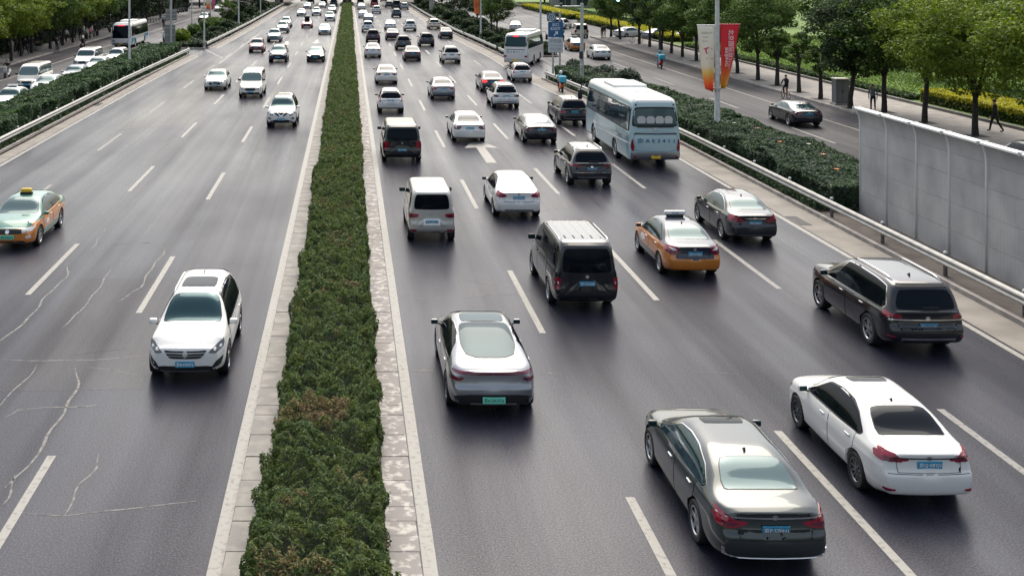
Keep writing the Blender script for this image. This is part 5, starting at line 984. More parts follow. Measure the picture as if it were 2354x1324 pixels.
def van(L=4.9, W=1.80, H=1.95, wb=2.9, r=.34, det=2, nose=.95, rearglass='tint', sideglass='tint', tails=None, tailmat='red', rear_slope=.12, belt=1.16, hood=1.02, rails=False, glasslow=1.12, ribs=0, plate_z=.80, mirrorm='black', roofcol=None, lampmat='lamp', winw=.62, two=None, second='paint', extra_glass_top=0.14, glass='glass'):
    F = L / 2; B = -F; w = W / 2; cowl = F - nose
    top = [(B, H - .17), (B + .06, H - .10), (B + .2, H - .035), (B + .8, H), (cowl - 1.15, H - .01), (cowl - .85, H - .05), (cowl - .62, H - .16), (cowl - .02, hood + .16), (cowl + .12, hood + .07), (F - .25, hood - .08), (F, hood - .22)]
    S = dict(L=L, W=W, r=r, axles=[F - .82 - wb, F - .82], top=top, ns=70 if det == 2 else 44, rimstyle='steel', n0=2.8, n1=7.0, tumble=.085, tw=.2, two=two, doormat='paint', second=second,
        belt=[(B, belt), (cowl - .6, belt - .03), (cowl + .1, hood - .02), (F - .3, hood - .2), (F, hood - .36)],
        plan=[(B, w * .93), (B + .15, w * .97), (B + .7, w), (0, w), (F - .8, w * .985), (F - .3, w * .93), (F, w * .82)],
        bot=[(B, .34), (B + .5, .26), (0, .24), (F - .5, .25), (F, .28)],
        rear=[(.3, .05), (.5, 0), (.66, 0), (.72, .04), (belt, .05), (H, rear_slope)], front=[(.25, .06), (.4, 0), (.7, .01), (1.0, .10)])
    P = Proto(S); H1 = H - .16; ra, fa = S['axles']
    dlo = [(cowl - .08, belt + .0), (cowl - .42, H1 - .16), (cowl - .78, H1), (0, H1 + .02), (B + .35, H1), (B + .30, belt + .06), (0, belt + .05)]
    doors = [([(cowl - .0, belt - .05), (cowl + .02, .75), (cowl - .25, .36), (cowl - .95, .35), (cowl - .95, belt - .02)], cowl - .78, belt - .14), ([(cowl - 1.0, belt - .02), (cowl - 1.0, .35), (ra + .42, .35), (ra + .30, .65), (ra + .28, belt - .02)], cowl - 1.15, belt - .14)]
    if tails is None: tails = [[('rear', [(w * .84, 1.0), (w * .95, 1.0), (w * .95, .62), (w * .84, .62)]), ('right', [(B + .10, 1.0), (B + .20, 1.0), (B + .20, .62), (B + .10, .62)])]]
    heads = [[('front', [(w * .55, hood - .28), (w * .90, hood - .20), (w * .88, hood - .42), (w * .58, hood - .42)])]]
    dress(P, det, dlo, [cowl - .98, ra + .55] if det else [], doors, sym([(-.74 * w / .9, hood + .16), (-.64 * w / .9, H - .19)]), sym([(-winw - .04, glasslow), (-winw - .03, glasslow + .25), (-winw + .03, H - extra_glass_top - .06)]), tails, heads, sym([(-.40, hood - .45), (-.36, hood - .28)]), sym([(-.62, .30), (-.6, .42)]), plate_z, .5, glass, sideglass, rearglass, tailmat, shield_k='front', rear_k='rear', mirror=(mirrorm, cowl - .12, belt + .10, 1.3), handle='black', fvalance=sym([(-.7, .30), (-.66, .44)]), lampmat=lampmat)
    if ribs:
        for i in range(ribs):
            x = (i - (ribs - 1) / 2) * (w * 1.1 / max(1, ribs - 1))
            P.panel('roof_rib', [('top', rect(x - .02, x + .02, B + .35, cowl - 1.0))], 'paint', .004, .25, 0, skirt=.006)
    if rails:
        for sx in (-1, 1):
            pts = [(sx * w * .74, y, cast(P.bvh, 'top', w * .74, y)[0].z + (.05 if 0 < i < 8 else 0)) for i, y in enumerate(np.linspace(B + .4, cowl - 1.2, 9))]
            P.add('roof_rail', MB().tube(pts, .02, 6).mesh('r', (None,), True), ['chrome'])
    if det: P.panel('tailgate_gap', [('rear', sym([(-w * .80, .60), (-w * .80, .612)]))], 'gap', .004, .12, 0); P.panel('badge', [('rear', [(math.cos(a) * .05, 1.02 + math.sin(a) * .045) for a in np.linspace(0, 6.28, 11)[:-1]])], 'chrome', .014, .06, 0)
    return P

def bus(L=11.0, W=2.5, H=3.45, r=.5, det=1, axles=None, sideglass='glass', low=1.55, rearwin=(1.9, 2.95), ends='coach', skirtcol='paint', tails=None, glass='glass', rearglass='pale', two=None):
    F = L / 2; B = -F; w = W / 2
    S = dict(L=L, W=W, r=r, two=two, second='white', axles=axles or [B + 3.1, F - 2.5], ns=60, edge=.10, n0=6, n1=3, tumble=.035, tw=.28, archd=.45, gapw=.09, rimstyle='ten', inset=.05,
        top=[(B, H - .20), (B + .10, H - .10), (B + .4, H - .02), (B + 1.2, H), (F - 1.5, H), (F - .5, H - .06), (F - .12, H - .18), (F, H - .28)],
        belt=[(B, low), (F, low)], plan=[(B, w * .93), (B + .15, w * .97), (B + .6, w), (F - .8, w), (F - .25, w * .96), (F, w * .90)], bot=[(B, .38), (F, .34)],
        side=[(0, .96), (.05, .985), (.2, 1), (.5, 1), (.8, .998), (1, .99)],
        rear=[(.4, .06), (.6, 0), (1.1, 0), (low, .05), (H, .22)], front=[(.4, .04), (.6, 0), (1.2, .02), (H, .32)], bowr=.10, bowf=.16)
    P = Proto(S)
    P.panel('window_band', sided(rect(B + .35, F - .25, low + .10, H - .48)), 'black', .004, .22, 0, mirror=True)
    n = 6; y0, y1 = B + .45, F - .55
    for i in range(n): P.panel('side_window', sided(rect(y0 + (y1 - y0) * i / n + .03, y0 + (y1 - y0) * (i + 1) / n - .03, low + .16, H - .54)), sideglass, .012, .22, 0, mirror=True)
    P.panel('rear_window_seal', [('rear', sym([(-w * .86, rearwin[0] - .05), (-w * .88, rearwin[0] + .1), (-w * .80, rearwin[1] + .05)]))], 'black', .005, .12, 1)
    P.panel('rear_window', [('rear', sym([(-w * .80, rearwin[0] + .05), (-w * .82, rearwin[0] + .18), (-w * .75, rearwin[1] - .03)]))], rearglass, .012, .12, 1)
    P.panel('windscreen', [('front', sym([(-w * .90, 1.15), (-w * .92, 1.5), (-w * .84, H - .35)]))], glass, .01, .14, 1)
    for pc in tails or [[('rear', [(w * .78, 1.35), (w * .90, 1.2), (w * .93, .75), (w * .80, .72)])]]: P.panel('tail_light', pc, 'red', .015, .08, 1, mirror=True)
    for pc in [[('front', [(w * .55, .95), (w * .88, 1.02), (w * .88, .72), (w * .58, .72)])]]: P.panel('headlight', pc, 'lamp', .012, .08, 1, mirror=True)
    P.panel('bumper_line', [('rear', sym([(-w * .92, .68), (-w * .92, .70)]))], 'gap', .006, .15, 0)
    P.panel('front_bumper', [('front', sym([(-w * .80, .42), (-w * .8, .62)]))], 'trim', .008, .15, 1)
    me = bevelled(MB().box(-.12, .12, -.10, .10, -.28, .28).mesh('m', (None,)), .05, 2); me.materials.clear(); me.materials.append(None)
    for sx in (-1, 1):
        i = P.add('wing_mirror', me, ['black'], loc=(sx * (w + .22), F - .05, 2.35)); P.add('mirror_arm', MB().tube([(0, 0, .2), (-sx * .1, -.05, .55), (-sx * .4, -.25, .62)], .03, 6).mesh('a', (None,)), ['black'], i)
    ac = bevelled(MB().box(-.85, .85, -1.3, 1.3, 0, .17).mesh('ac', (None,)), .07, 3); ac.materials.clear(); ac.materials.append(None); P.add('roof_unit', ac, ['white'], loc=(0, .8, H - .03))
    hatch = bevelled(MB().box(-.38, .38, -.33, .33, 0, .07).mesh('ht', (None,)), .025, 2); hatch.materials.clear(); hatch.materials.append(None); P.add('roof_hatch', hatch, ['white'], loc=(0, -2.2, H - .02))
    return P
# ------------------------------------------------------------------ the traffic
def taxi_two(x, y, z):            # dark top half, bonnet, boot centre and sills; amber flanks and bumpers
    if z < .50 and abs(x) > .70 and abs(y) < 1.6: return True
    if z > .93: return True
    return y < -2.05 and abs(x) < .52 and z > .66
def green_two(x, y, z):
    if z < .47 and abs(y) < 1.55: return True
    return z > .86 or (y > 1.2 and z > .74 and abs(x) < .72)
def w_(p, W): return p * W / 2
VK = {}
VK['fast'] = sedan(4.88, 1.90, 1.45, 3.0, .35, deck=1.06, hood=.96, rearglass='deep', sideglass='tint', platemat='plategreen', plate_z=.43, tailmat='darkred', chrome_line=True, fin=False, badge=False, valance=False, panroof=True, bootlid=False, rimmat='darkrim',
    toppts=lambda B, F: [(B, .95), (B + .06, 1.01), (B + .3, 1.09), (B + .62, 1.15), (B + 1.2, 1.29), (B + 1.8, 1.40), (B + 2.3, 1.443), (.15, 1.45), (.5, 1.41), (.8, 1.32), (F - 1.18, 1.0), (F - .7, .92), (F - .2, .80), (F, .70)],
    rw=lambda B: sym([(-.30, B + .56), (-.52, B + .72), (-.60, B + 1.1), (-.55, B + 2.05)]),
    tails=[[('rear', [(-.01, .93), (-.01, .985), (.84, .985), (.86, .95), (.84, .93)])], [('rear', [(.60, .865), (.87, .875), (.87, .79), (.70, .80)])]])
VK['fast'].panel('diffuser', [('rear', sym([(-.80, .33), (-.84, .50), (-.5, .545)]))], 'black', .007, .08, 1); VK['fast'].panel('diffuser_strip', [('rear', sym([(-.5, .335), (-.46, .36)]))], 'trim', .014, .1, 0)
VK['whitesedan'] = sedan(4.64, 1.78, 1.48, 2.70, .325, deck=1.07, rearglass='tint', sideglass='tint', sunroof=True, plate_z=.84, rimstyle='ten', rimmat='darkrim', valance=False, badge_m='trim',
    tails=[[('rear', [(.36, .93), (.80, 1.0), (.83, .90), (.79, .86), (.36, .90)]), ('right', [(-2.20, 1.0), (-1.86, 1.05), (-2.0, .95), (-2.22, .86)])], [('rear', [(.60, .42), (.78, .44), (.78, .395), (.62, .39)])]])
VK['whitesedan'].panel('lamp_strip', [('rear', sym([(-.72, .935), (-.72, .955)]))], 'black', .02, .1, 0)
VK['greysedan'] = sedan(4.98, 1.865, 1.45, 2.87, .345, deck=1.06, rearglass='pale', sideglass='glass', chrome_line=True, sunroof=True, chrome_bar=.915, lip_shadow=True, plate_z=.76, rimstyle='five', tailmat='red', valance=False, badge_m='trim',
    tails=[[('rear', [(.42, .87), (.82, .90), (.88, .90), (.86, .77), (.66, .76), (.46, .82)]), ('right', [(-2.36, .94), (-1.98, 1.0), (-2.16, .88), (-2.38, .77)])]])
VK['greysedan'].panel('bumper_strip', [('rear', [(-.82, .46), (-.80, .34), (-.6, .30), (.6, .30), (.80, .34), (.82, .46), (.79, .46), (.77, .365), (.58, .325), (-.58, .325), (-.77, .365), (-.79, .46)])], 'chrome', .014, .08, 0)
VK['bigsuv'] = suv(5.04, 1.99, 1.80, 2.98, .39, hood=1.19, rearglass='tint', chrome_line=True, rails='chrome', bar=.92, lowtrim=.47, boxy=1.5, plate_z=.80, rimstyle='twin', wiper=True, tailmat='red',
    tails=[[('rear', [(.62, 1.04), (.93, 1.07), (.93, .95), (.62, .955)]), ('right', [(-2.40, 1.08), (-2.02, 1.10), (-2.1, .98), (-2.40, .96)])], [('rear', [(.80, .55), (.93, .56), (.93, .52), (.80, .52)])]])
VK['q'] = suv(4.63, 1.90, 1.655, 2.81, .37, hood=1.05, rearglass='tint', chrome_line=True, rails='chrome', lowtrim=.42, bar=.64, plate_z=.80, slope=.08,
    tails=[[('rear', [(.48, .96), (.86, 1.0), (.90, .90), (.52, .90)]), ('right', [(-2.19, 1.0), (-1.9, 1.02), (-1.98, .93), (-2.19, .9)])]], tailmat='red')
VK['blackvan'] = van(4.85, 1.82, 1.97, 2.9, .345, nose=1.0, ribs=5, rails=True, rear_slope=.16, winw=.64, tails=[[('rear', [(.77, .98), (.87, .98), (.87, .66), (.77, .66)]), ('right', [(-2.32, .98), (-2.22, .98), (-2.22, .66), (-2.32, .66)])]], plate_z=.83)
for zz, zb in ((.90, .80),):
    VK['blackvan'].panel('indicator', [('rear', rect(.775, .865, .80, .88))], 'clear', .018, .06, 0, mirror=True)
VK['taxi'] = sedan(4.54, 1.775, 1.48, 2.65, .315, deck=1.06, two=taxi_two, doormat='paint', second='navy', rearglass='pale', plate_z=.80, valance=False, rimstyle='steel',
    tails=[[('rear', [(.50, .86), (.56, .94), (.82, 1.0), (.84, .84), (.70, .77), (.56, .78)]), ('right', [(-2.16, 1.0), (-1.86, 1.02), (-1.95, .92), (-2.16, .84)])]], badge_m='chrome')
VK['taxi'].panel('reverse_light', [('rear', [(.53, .90), (.58, .955), (.76, .975), (.66, .90)])], 'clear', .018, .06, 1, mirror=True)
VK['taxi'].panel('boot_recess', [('rear', sym([(-.46, .70), (-.50, .90)]))], 'navy', .008, .08, 1)
VK['taxi'].panel('sill_stripe', sided([(1.02, .30), (1.0, .52), (-.9, .52), (-.86, .30)]), 'navy', .010, .1, 0, mirror=True)
VK['taxi'].panel('door_shield', sided([(.25, .66), (.35, .80), (.75, .80), (.80, .66), (.6, .58)]), 'white', .010, .1, 1, mirror=True)
def roof_sign(P, y, m, lab=None, hgt=.13, wid=.34):
    z = cast(P.bvh, 'top', 0, y)[0].z
    i = P.add('roof_sign', (lambda me: (me.materials.clear(), me.materials.append(None), me)[2])(bevelled(MB().box(-wid, wid, -.07, .07, .06, .06 + hgt).mesh('s', (None,)), .03, 2)), [m], loc=(0, y, z))
    P.add('sign_bracket', MB().box(-wid * .8, wid * .8, -.05, .05, -.02, .07).mesh('s', (None,)), ['black'], i)
    if lab: P.add('sign_lettering', text_mesh(lab, hgt * .55), ['blueink' if m == 'white' else 'darkink'], i, loc=(0, -.075, .06 + hgt / 2)); P.add('sign_lettering', text_mesh(lab, hgt * .55), ['blueink' if m == 'white' else 'darkink'], i, loc=(0, .075, .06 + hgt / 2), rot=(0, 0, math.pi))
roof_sign(VK['taxi'], -.05, 'white', 'TAXI')
VK['bronze'] = sedan(4.67, 1.76, 1.49, 2.70, .32, deck=1.07, rearglass='pale', chrome_line=True, plate_z=.78, tailmat='red',
    tails=[[('rear', [(.40, .90), (.80, .98), (.84, .82), (.70, .79), (.40, .80)]), ('right', [(-2.22, 1.0), (-1.92, 1.03), (-2.0, .92), (-2.22, .83)])]])
VK['bronze'].panel('chrome_strip', [('rear', sym([(-.36, .905), (-.36, .93)]))], 'chrome', .014, .08, 0)
VK['elan'] = sedan(4.57, 1.80, 1.46, 2.70, .32, deck=1.08, rearglass='pale', sideglass='tint', plate_z=.83, mirrorm='black', tailmat='red', valance=True, fast=.6,
    tails=[[('rear', [(.44, .90), (.80, 1.0), (.84, .88), (.74, .84), (.52, .85)]), ('right', [(-2.17, 1.0), (-1.78, 1.07), (-1.92, .96), (-2.18, .88)])]])
VK['silvervan'] = van(4.15, 1.66, 1.86, 2.70, .30, nose=.72, ribs=0, rear_slope=.12, winw=.56, belt=1.12, rearglass='tint', glasslow=1.16, plate_z=.72, tailmat='red',
    tails=[[('rear', [(.46, 1.0), (.76, 1.01), (.78, .86), (.60, .86), (.46, .90)]), ('right', [(-1.98, 1.0), (-1.88, 1.0), (-1.88, .88), (-1.98, .88)])], [('rear', [(.52, .46), (.76, .46), (.76, .39), (.52, .39)])]])
VK['silvervan'].panel('plate_surround', [('rear', rect(-.29, .29, .61, .83))], 'white', .006, .1, 0)
VK['mpv'] = van(5.14, 1.93, 1.91, 3.2, .35, nose=1.15, rear_slope=.22, winw=.70, belt=1.12, hood=1.08, plate_z=.70, rearglass='tint', glasslow=1.14, det=2,
    tails=[[('rear', [(.80, 1.10), (.90, 1.08), (.92, .70), (.84, .68)]), ('right', [(-2.48, 1.1), (-2.36, 1.1), (-2.36, .72), (-2.48, .68)])]])
VK['lion'] = suv(4.52, 1.86, 1.65, 2.73, .365, hood=1.07, sunroof=True, sideglass='tint', glass='glass', rails='white', chrome_line=False, fplate=.50, det=2, gr=sym([(-.36, .62), (-.50, .80), (-.30, .79)]), rearglass='tint',
    heads=[[('front', [(.52, .74), (.60, .82), (.80, .92), (.85, .90), (.84, .80), (.70, .72)]), ('right', [(1.72, .98), (2.02, .86), (2.02, .76), (1.80, .90)])]])
VK['lion'].panel('grille_bar', [('front', sym([(-.44, .735), (-.45, .75)]))], 'trim', .014, .1, 0); VK['lion'].panel('grille_bar', [('front', sym([(-.39, .675), (-.40, .69)]))], 'trim', .014, .1, 0)
VK['lion'].panel('lower_grille', [('front', sym([(-.60, .33), (-.66, .42), (-.5, .455)]))], 'black', .008, .08, 1)
for _x in (-.22, .22): VK['lion'].panel('bonnet_crease_shade', [('top', [(_x * 1.5 - .006, 1.12), (_x * 1.5 + .006, 1.12), (_x + .006, 1.95), (_x - .006, 1.95)])], 'gap', .0025, .1, 0)  # dark lines painted for the shade along the bonnet creases
VK['lion'].panel('fog_recess', [('front', [(.58, .38), (.80, .44), (.85, .62), (.70, .55)])], 'black', .010, .08, 1, mirror=True)
VK['lion'].panel('skid_plate', [('front', sym([(-.56, .305), (-.60, .35)]))], 'trim', .014, .08, 1)
VK['lion'].panel('badge', [('front', [(math.cos(a) * .06, .72 + math.sin(a) * .075) for a in np.linspace(0, 6.28, 9)[:-1]])], 'trim', .022, .06, 0)
VK['vsuv'] = suv(4.64, 1.82, 1.72, 2.71, .36, hood=1.10, sunroof=True, det=2, glass='glass', fplate=.52, gr=sym([(-.20, .70), (-.48, .90), (-.36, .91)]))
VK['vsuv'].panel('grille_bar', [('front', sym([(-.06, .70), (-.26, .90), (-.19, .90), (-.03, .745)]))], 'chrome', .016, .06, 0)
VK['vsuv'].panel('lower_grille', [('front', sym([(-.48, .36), (-.52, .46), (-.3, .50)]))], 'black', .008, .08, 1); VK['vsuv'].panel('fog_recess', [('front', [(.60, .50), (.78, .54), (.78, .62), (.62, .60)])], 'black', .010, .08, 1, mirror=True)
VK['vsuv'].panel('skid_plate', [('front', sym([(-.5, .31), (-.52, .345)]))], 'chrome', .014, .08, 1)
VK['gtaxi'] = sedan(4.67, 1.80, 1.48, 2.70, .33, deck=1.06, hood=.99, two=green_two, doormat='paint', second='green', platemat='plategreen', glass='pale', rimstyle='five', gr=sym([(-.48, .58), (-.50, .70), (-.3, .73)]), mirrorm='green', fin=False,
    lampmat='clear')
VK['gtaxi'].panel('bonnet_panel', [('top', sym([(-.74, 1.12), (-.70, 1.6), (-.58, 2.08), (-.3, 2.16)]))], 'green', .006, .1, 1)
VK['gtaxi'].panel('sill_stripe', sided([(1.02, .28), (1.0, .48), (-.9, .48), (-.86, .28)]), 'green', .010, .1, 0, mirror=True)
VK['gtaxi'].panel('door_shield', sided([(.35, .62), (.40, .74), (.7, .74), (.75, .62), (.55, .55)]), 'white', .010, .1, 1, mirror=True)
VK['gtaxi'].panel('fog_light', [('front', [(.60, .42), (.74, .43), (.74, .52), (.60, .51)])], 'clear', .014, .06, 1, mirror=True); VK['gtaxi'].panel('badge', [('front', [(math.cos(a) * .075, .655 + math.sin(a) * .065) for a in np.linspace(0, 6.28, 7)[:-1]])], 'chrome', .020, .06, 0)
z_ = cast(VK['gtaxi'].bvh, 'top', 0, .05)[0].z
_m = bevelled(MB().box(-.19, .19, -.07, .07, .05, .21).mesh('s', (None,)), .05, 3); _m.materials.clear(); _m.materials.append(None)
_i = VK['gtaxi'].add('roof_sign', _m, ['taxilamp'], loc=(0, .05, z_)); VK['gtaxi'].add('sign_bracket', MB().box(-.21, .21, -.085, .085, -.02, .075).mesh('s', (None,)), ['black'], _i)
# middle distance
VK['sedan1'] = sedan(4.85, 1.83, 1.46, 2.80, .33, deck=1.07, det=1, rearglass='tint', valance=False, tailmat='darkred')
VK['sedan2'] = sedan(4.62, 1.79, 1.46, 2.66, .32, deck=1.06, det=1, rearglass='tint', tailmat='red')
VK['coupe'] = sedan(4.75, 1.86, 1.39, 2.82, .345, deck=1.03, det=1, rearglass='glass', tailmat='darkred', fast=1.0, chrome_line=True)
VK['suv1'] = suv(4.7, 1.88, 1.66, 2.75, .365, det=1, tailmat='red', rearglass='tint', lowtrim=.45)
VK['suv2'] = suv(4.45, 1.83, 1.68, 2.66, .35, det=1, tailmat='darkred', rearglass='tint', sunroof=True)
VK['hatch'] = suv(4.11, 1.70, 1.53, 2.53, .305, hood=.98, det=1, tailmat='red', rearglass='tint', slope=.05, lower=False, rails=None, wiper=False, foh=.80,
    tails=[[('rear', [(.56, 1.24), (.62, 1.25), (.78, .86), (.78, .74), (.62, .80), (.70, .92)])]])
VK['wvan'] = van(4.9, 1.76, 1.92, 2.85, .33, nose=1.05, det=1, sideglass='tint', glass='pale', lampmat='clear')
VK['minibus'] = van(4.9, 1.80, 1.98, 2.6, .33, nose=.45, det=1, belt=1.18, sideglass='pale', glass='pale', lampmat='lamp')
# far away
VK['sedanf'] = sedan(4.7, 1.80, 1.47, 2.70, .32, det=0, fin=False, badge=False, tailmat='darkred')
VK['suvf'] = suv(4.65, 1.85, 1.68, 2.70, .36, det=0, tailmat='darkred')
VK['vanf'] = van(5.0, 1.85, 2.1, 2.9, .34, det=0)
# coaches
VK['coach'] = bus(10.4, 2.5, 3.35, .48, tails=[[('rear', [(1.08, 1.42), (1.14, 1.30), (1.17, .98), (1.12, .82), (1.03, .80), (1.02, 1.0), (1.06, 1.2)])]], rearwin=(2.02, 2.86), low=1.62, sideglass='glass', two=lambda x, y, z: z > 3.12)
C = VK['coach']
C.panel('engine_hatch_gap', [('rear', sym([(-1.02, .80), (-1.05, 1.72)]))], 'gap', .003, .15, 1); C.panel('engine_hatch', [('rear', sym([(-1.005, .815), (-1.035, 1.705)]))], 'paint', .008, .12, 1)
C.panel('hatch_groove', [('rear', sym([(-1.0, 1.60), (-1.03, 1.66)]))], 'black', .016, .12, 0)
C.panel('rear_bumper', [('rear', sym([(-1.16, .40), (-1.17, .72), (-.9, .76)]))], 'trim', .02, .12, 1)
C.panel('window_pod', [('rear', sym([(-.86, 1.93), (-.92, 2.0)]))], 'black', .03, .12, 0)
C.panel('reversing_lamp', [('rear', [(1.0 + math.cos(a) * .05, .55 + math.sin(a) * .05) for a in np.linspace(0, 6.28, 9)[:-1]])], 'red', .03, .05, 0, mirror=True)
C.panel('emblem', [('rear', rect(-.09, .09, 1.80, 1.93))], 'chrome', .012, .1, 0)
C.panel('marker_lamp', [('rear', [(.9 + math.cos(a) * .045, 3.0 + math.sin(a) * .045) for a in np.linspace(0, 6.28, 9)[:-1]])], 'black', .02, .05, 0, mirror=True)
for k in range(4):
    C.panel('seat_back', [('rear', [(-.84 + k * .43, 2.13), (-.47 + k * .43, 2.13), (-.45 + k * .43, 2.36), (-.54 + k * .43, 2.47), (-.77 + k * .43, 2.47), (-.86 + k * .43, 2.36)])], 'seat', .014, .1, 1)
p, n = cast(C.bvh, 'rear', 0, 1.30); C.add('lettering', text_mesh('京 A E 3 4 1 1', .23, 1.78, .012), ['blueink'], loc=(0, p.y - .026, 1.32), rot=(R(2), 0, 0))
C.plate('rear', .56, 'plateyellow', .44, .20)
_st = [(0, .34), (.08, .1), (.33, .1), (.13, -.06), (.2, -.32), (0, -.14), (-.2, -.32), (-.13, -.06), (-.33, .1), (-.08, .1)]
C.panel('side_graphic', [('left', [(-4.9, .55), (-2.9, .55), (-2.6, 1.0), (-1.6, 1.0), (-1.4, .55), (1.7, .55), (2.4, 1.15), (.4, 1.22), (-2.2, 1.48), (-4.9, 1.44)])], 'teal', .006, .22, 0)
C.panel('side_star', [('left', [(2.25 + a * 1.6, 1.12 + b * 1.2) for a, b in _st])], 'white', .008, .12, 0)
C.panel('side_stripe', sided([(-5.0, 1.14), (1.9, .98), (1.9, 1.02), (-5.0, 1.22)]), 'white', .007, .25, 0, mirror=True)
C.panel('side_stripe', sided([(-4.9, 1.45), (-1.2, 1.25), (-1.2, 1.29), (-4.9, 1.52)]), 'trim', .007, .25, 0, mirror=True)
VK['wbus'] = bus(9.0, 2.45, 3.2, .46, tails=[[('rear', [(.80, 1.02), (1.12, 1.10), (1.14, .90), (.95, .90)])]], rearwin=(1.95, 2.85), low=1.6, rearglass='glass')
C = VK['wbus']; p, n = cast(C.bvh, 'rear', 0, 1.42); C.add('lettering', text_mesh('京 A M 9 2 1 7', .22, 1.75, .008), ['blueink'], loc=(0, p.y - .02, 1.42))
C.panel('engine_grille', [('rear', sym([(-.95, 1.60), (-.9, 1.66)]))], 'black', .012, .15, 0); C.panel('brake_light', [('rear', sym([(-.30, 2.86), (-.28, 2.96)]))], 'brake', .02, .1, 1); C.plate('rear', .60, 'plateyellow', .44, .20)
VK['cbus'] = bus(11.5, 2.5, 3.0, .48, rearwin=(1.7, 2.6), low=1.25, sideglass='tint', glass='tint')
C = VK['cbus']; C.panel('destination_display', [('front', sym([(-.42, 2.60), (-.40, 2.70)]))], 'ledred', .02, .1, 0)
C.panel('side_livery', sided([(5.4, .45), (5.4, 1.2), (3.4, 1.2), (4.2, .45)]), 'busblue', .009, .2, 0, mirror=True); C.panel('side_livery', sided([(-5.5, .45), (-5.5, 1.25), (-2.6, 1.25), (-3.6, .45)]), 'busblue', .009, .2, 0, mirror=True)
C.panel('entrance_door', [('right', rect(3.55, 4.75, .5, 2.4))], 'tint', .011, .2, 0); C.panel('entrance_door', [('right', rect(-1.6, -.4, .5, 2.4))], 'tint', .011, .2, 0); C.plate('front', .55, 'plateyellow')

def put(k, name, cat, u, v, pnt, label, text=None, front=False, rot=0.0, x=None, group=None, **kw):
    """set a vehicle down: u is the bearing of its number plate, v the row where its nearest tyres meet the road"""
    P = VK[k]; L = P.S['L']; dw = FPX * CAM_H / (v + 75)
    Y = dw + P.axles[-1] if front else dw - P.axles[0]
    X = (u - 802) * (Y - L / 2) / FPX if x is None else x
    rz = (math.pi if front else 0) + R(rot)
    return place(P, name, label, cat, (X, Y, 0), rz, pnt, group, text, **kw)
GO = 'cars driving away on the right carriageway'; CO = 'cars coming towards the footbridge'
A = lambda k, n, c, u, v, p, l, t=None, **kw: put(k, n, c, u, v, p, l, t, group=kw.pop('group', GO), **kw)
A('fast', 'fastback_car', 'car', 1136, 926, 'silver', 'silver fastback car with a full-width tail light bar and a green number plate', '京A·DK0726')
A('greysedan', 'sedan', 'car', 1787, 1243, 'olive', 'dark grey-green sedan with a painted shadow line under its boot lip and a chrome strip, nearest to the footbridge', '京P·570H1')
A('whitesedan', 'sedan', 'car', 2142, 1120, 'white', 'white sedan with sunroof and slim red tail lights beside the dark grey-green sedan', '京Q·08YJ1')
A('bigsuv', 'suv', 'car', 2137, 790, 'black', 'large black SUV with chrome roof rails beside the grey noise barrier', '京N·UV791')
A('blackvan', 'van', 'van', 1351, 694, 'black', 'tall black van with a ribbed roof and upright red tail lights', '京C·DX690', swap={})
A('taxi', 'taxi', 'taxi', 1600, 626, 'amber', 'orange and navy taxi with a white roof sign on the main carriageway', '京B·XY460', second='navy')
A('bronze', 'sedan', 'car', 1738, 549, 'grey', 'dark grey sedan with pale rear window just ahead of the orange and navy taxi', '京M·N8023')
A('silvervan', 'minivan', 'van', 993, 549, 'lightsilver', 'small silver minivan with dark rear window in the lane beside the hedge', '京A·80016')
A('elan', 'sedan', 'car', 1194, 494, 'white', 'white sedan with black mirrors driving just ahead of the tall black van', '京M·Y7163')
A('mpv', 'van', 'van', 925, 369, 'black', 'black passenger van with a cream-lit roof in the lane beside the hedge', '京L·9C763')
A('sedan1', 'sedan', 'car', 1081, 323, 'white', 'white sedan with wide dark tail lights just beyond a painted lane arrow', '京N·5P210')
A('coupe', 'coupe', 'car', 1246, 327, 'black', 'low black coupe just beyond the black SUV with roof rails', '京J·K8812')
A('q', 'suv', 'car', 1362, 423, 'grey', 'dark grey SUV with roof rails beside the pale blue coach', '京N·X3370')
A('coach', 'coach_bus', 'bus', 1508, 362, 'aqua', 'pale blue-green coach with 京AE3411 on its rear', None)
A('suv1', 'suv', 'car', 1322, 286, 'black', 'black SUV half hidden behind the pale blue coach')
A('hatch', 'hatchback', 'car', 899, 259, 'white', 'white hatchback with boomerang tail lights behind the black passenger van\'s roof', '京Q·3J570')
A('sedan2', 'sedan', 'car', 1020, 227, 'silver', 'silver sedan with bright red tail lights in the second lane', '京K·27Y61')
A('suv2', 'suv', 'car', 1165, 248, 'white', 'white SUV with black lower bumper following the car with lit brake lights', '京P·WK053')
A('sedan1', 'sedan', 'car', 1135, 210, 'navy', 'navy sedan with lit red brake lights beside the white hatchback', swap={'darkred': 'brake'})
A('hatch', 'hatchback', 'car', 1202, 188, 'white', 'white hatchback close behind the white coach', '京N·6A203')
A('sedan1', 'sedan', 'car', 889, 192, 'pearl', 'pearl white sedan with pink tail lights in the lane beside the hedge', '京N·R2951')
A('sedan2', 'sedan', 'car', 857.5, 132, 'white', 'white sedan with bright blue plate behind the maroon SUV', '京N·52B07')
A('sedan2', 'sedan', 'car', 949, 140, 'brown', 'taupe sedan just behind the grey-brown SUV in the second lane')
A('suv1', 'suv', 'car', 1039, 145, 'pearl', 'pearl SUV with dark tail lights and silver lower bumper in the third lane')
A('suv2', 'suv', 'car', 928, 115, 'brown', 'grey-brown SUV ahead of the taupe sedan')
A('suv1', 'suv', 'car', 982, 107, 'black', 'black SUV with shining chrome bumper strip in the third lane')
A('sedan2', 'sedan', 'car', 1027, 89, 'black', 'black sedan with a pale roof beside the guardrail')
A('suv2', 'suv', 'car', 858, 98, 'maroon', 'maroon SUV in the lane beside the hedge')
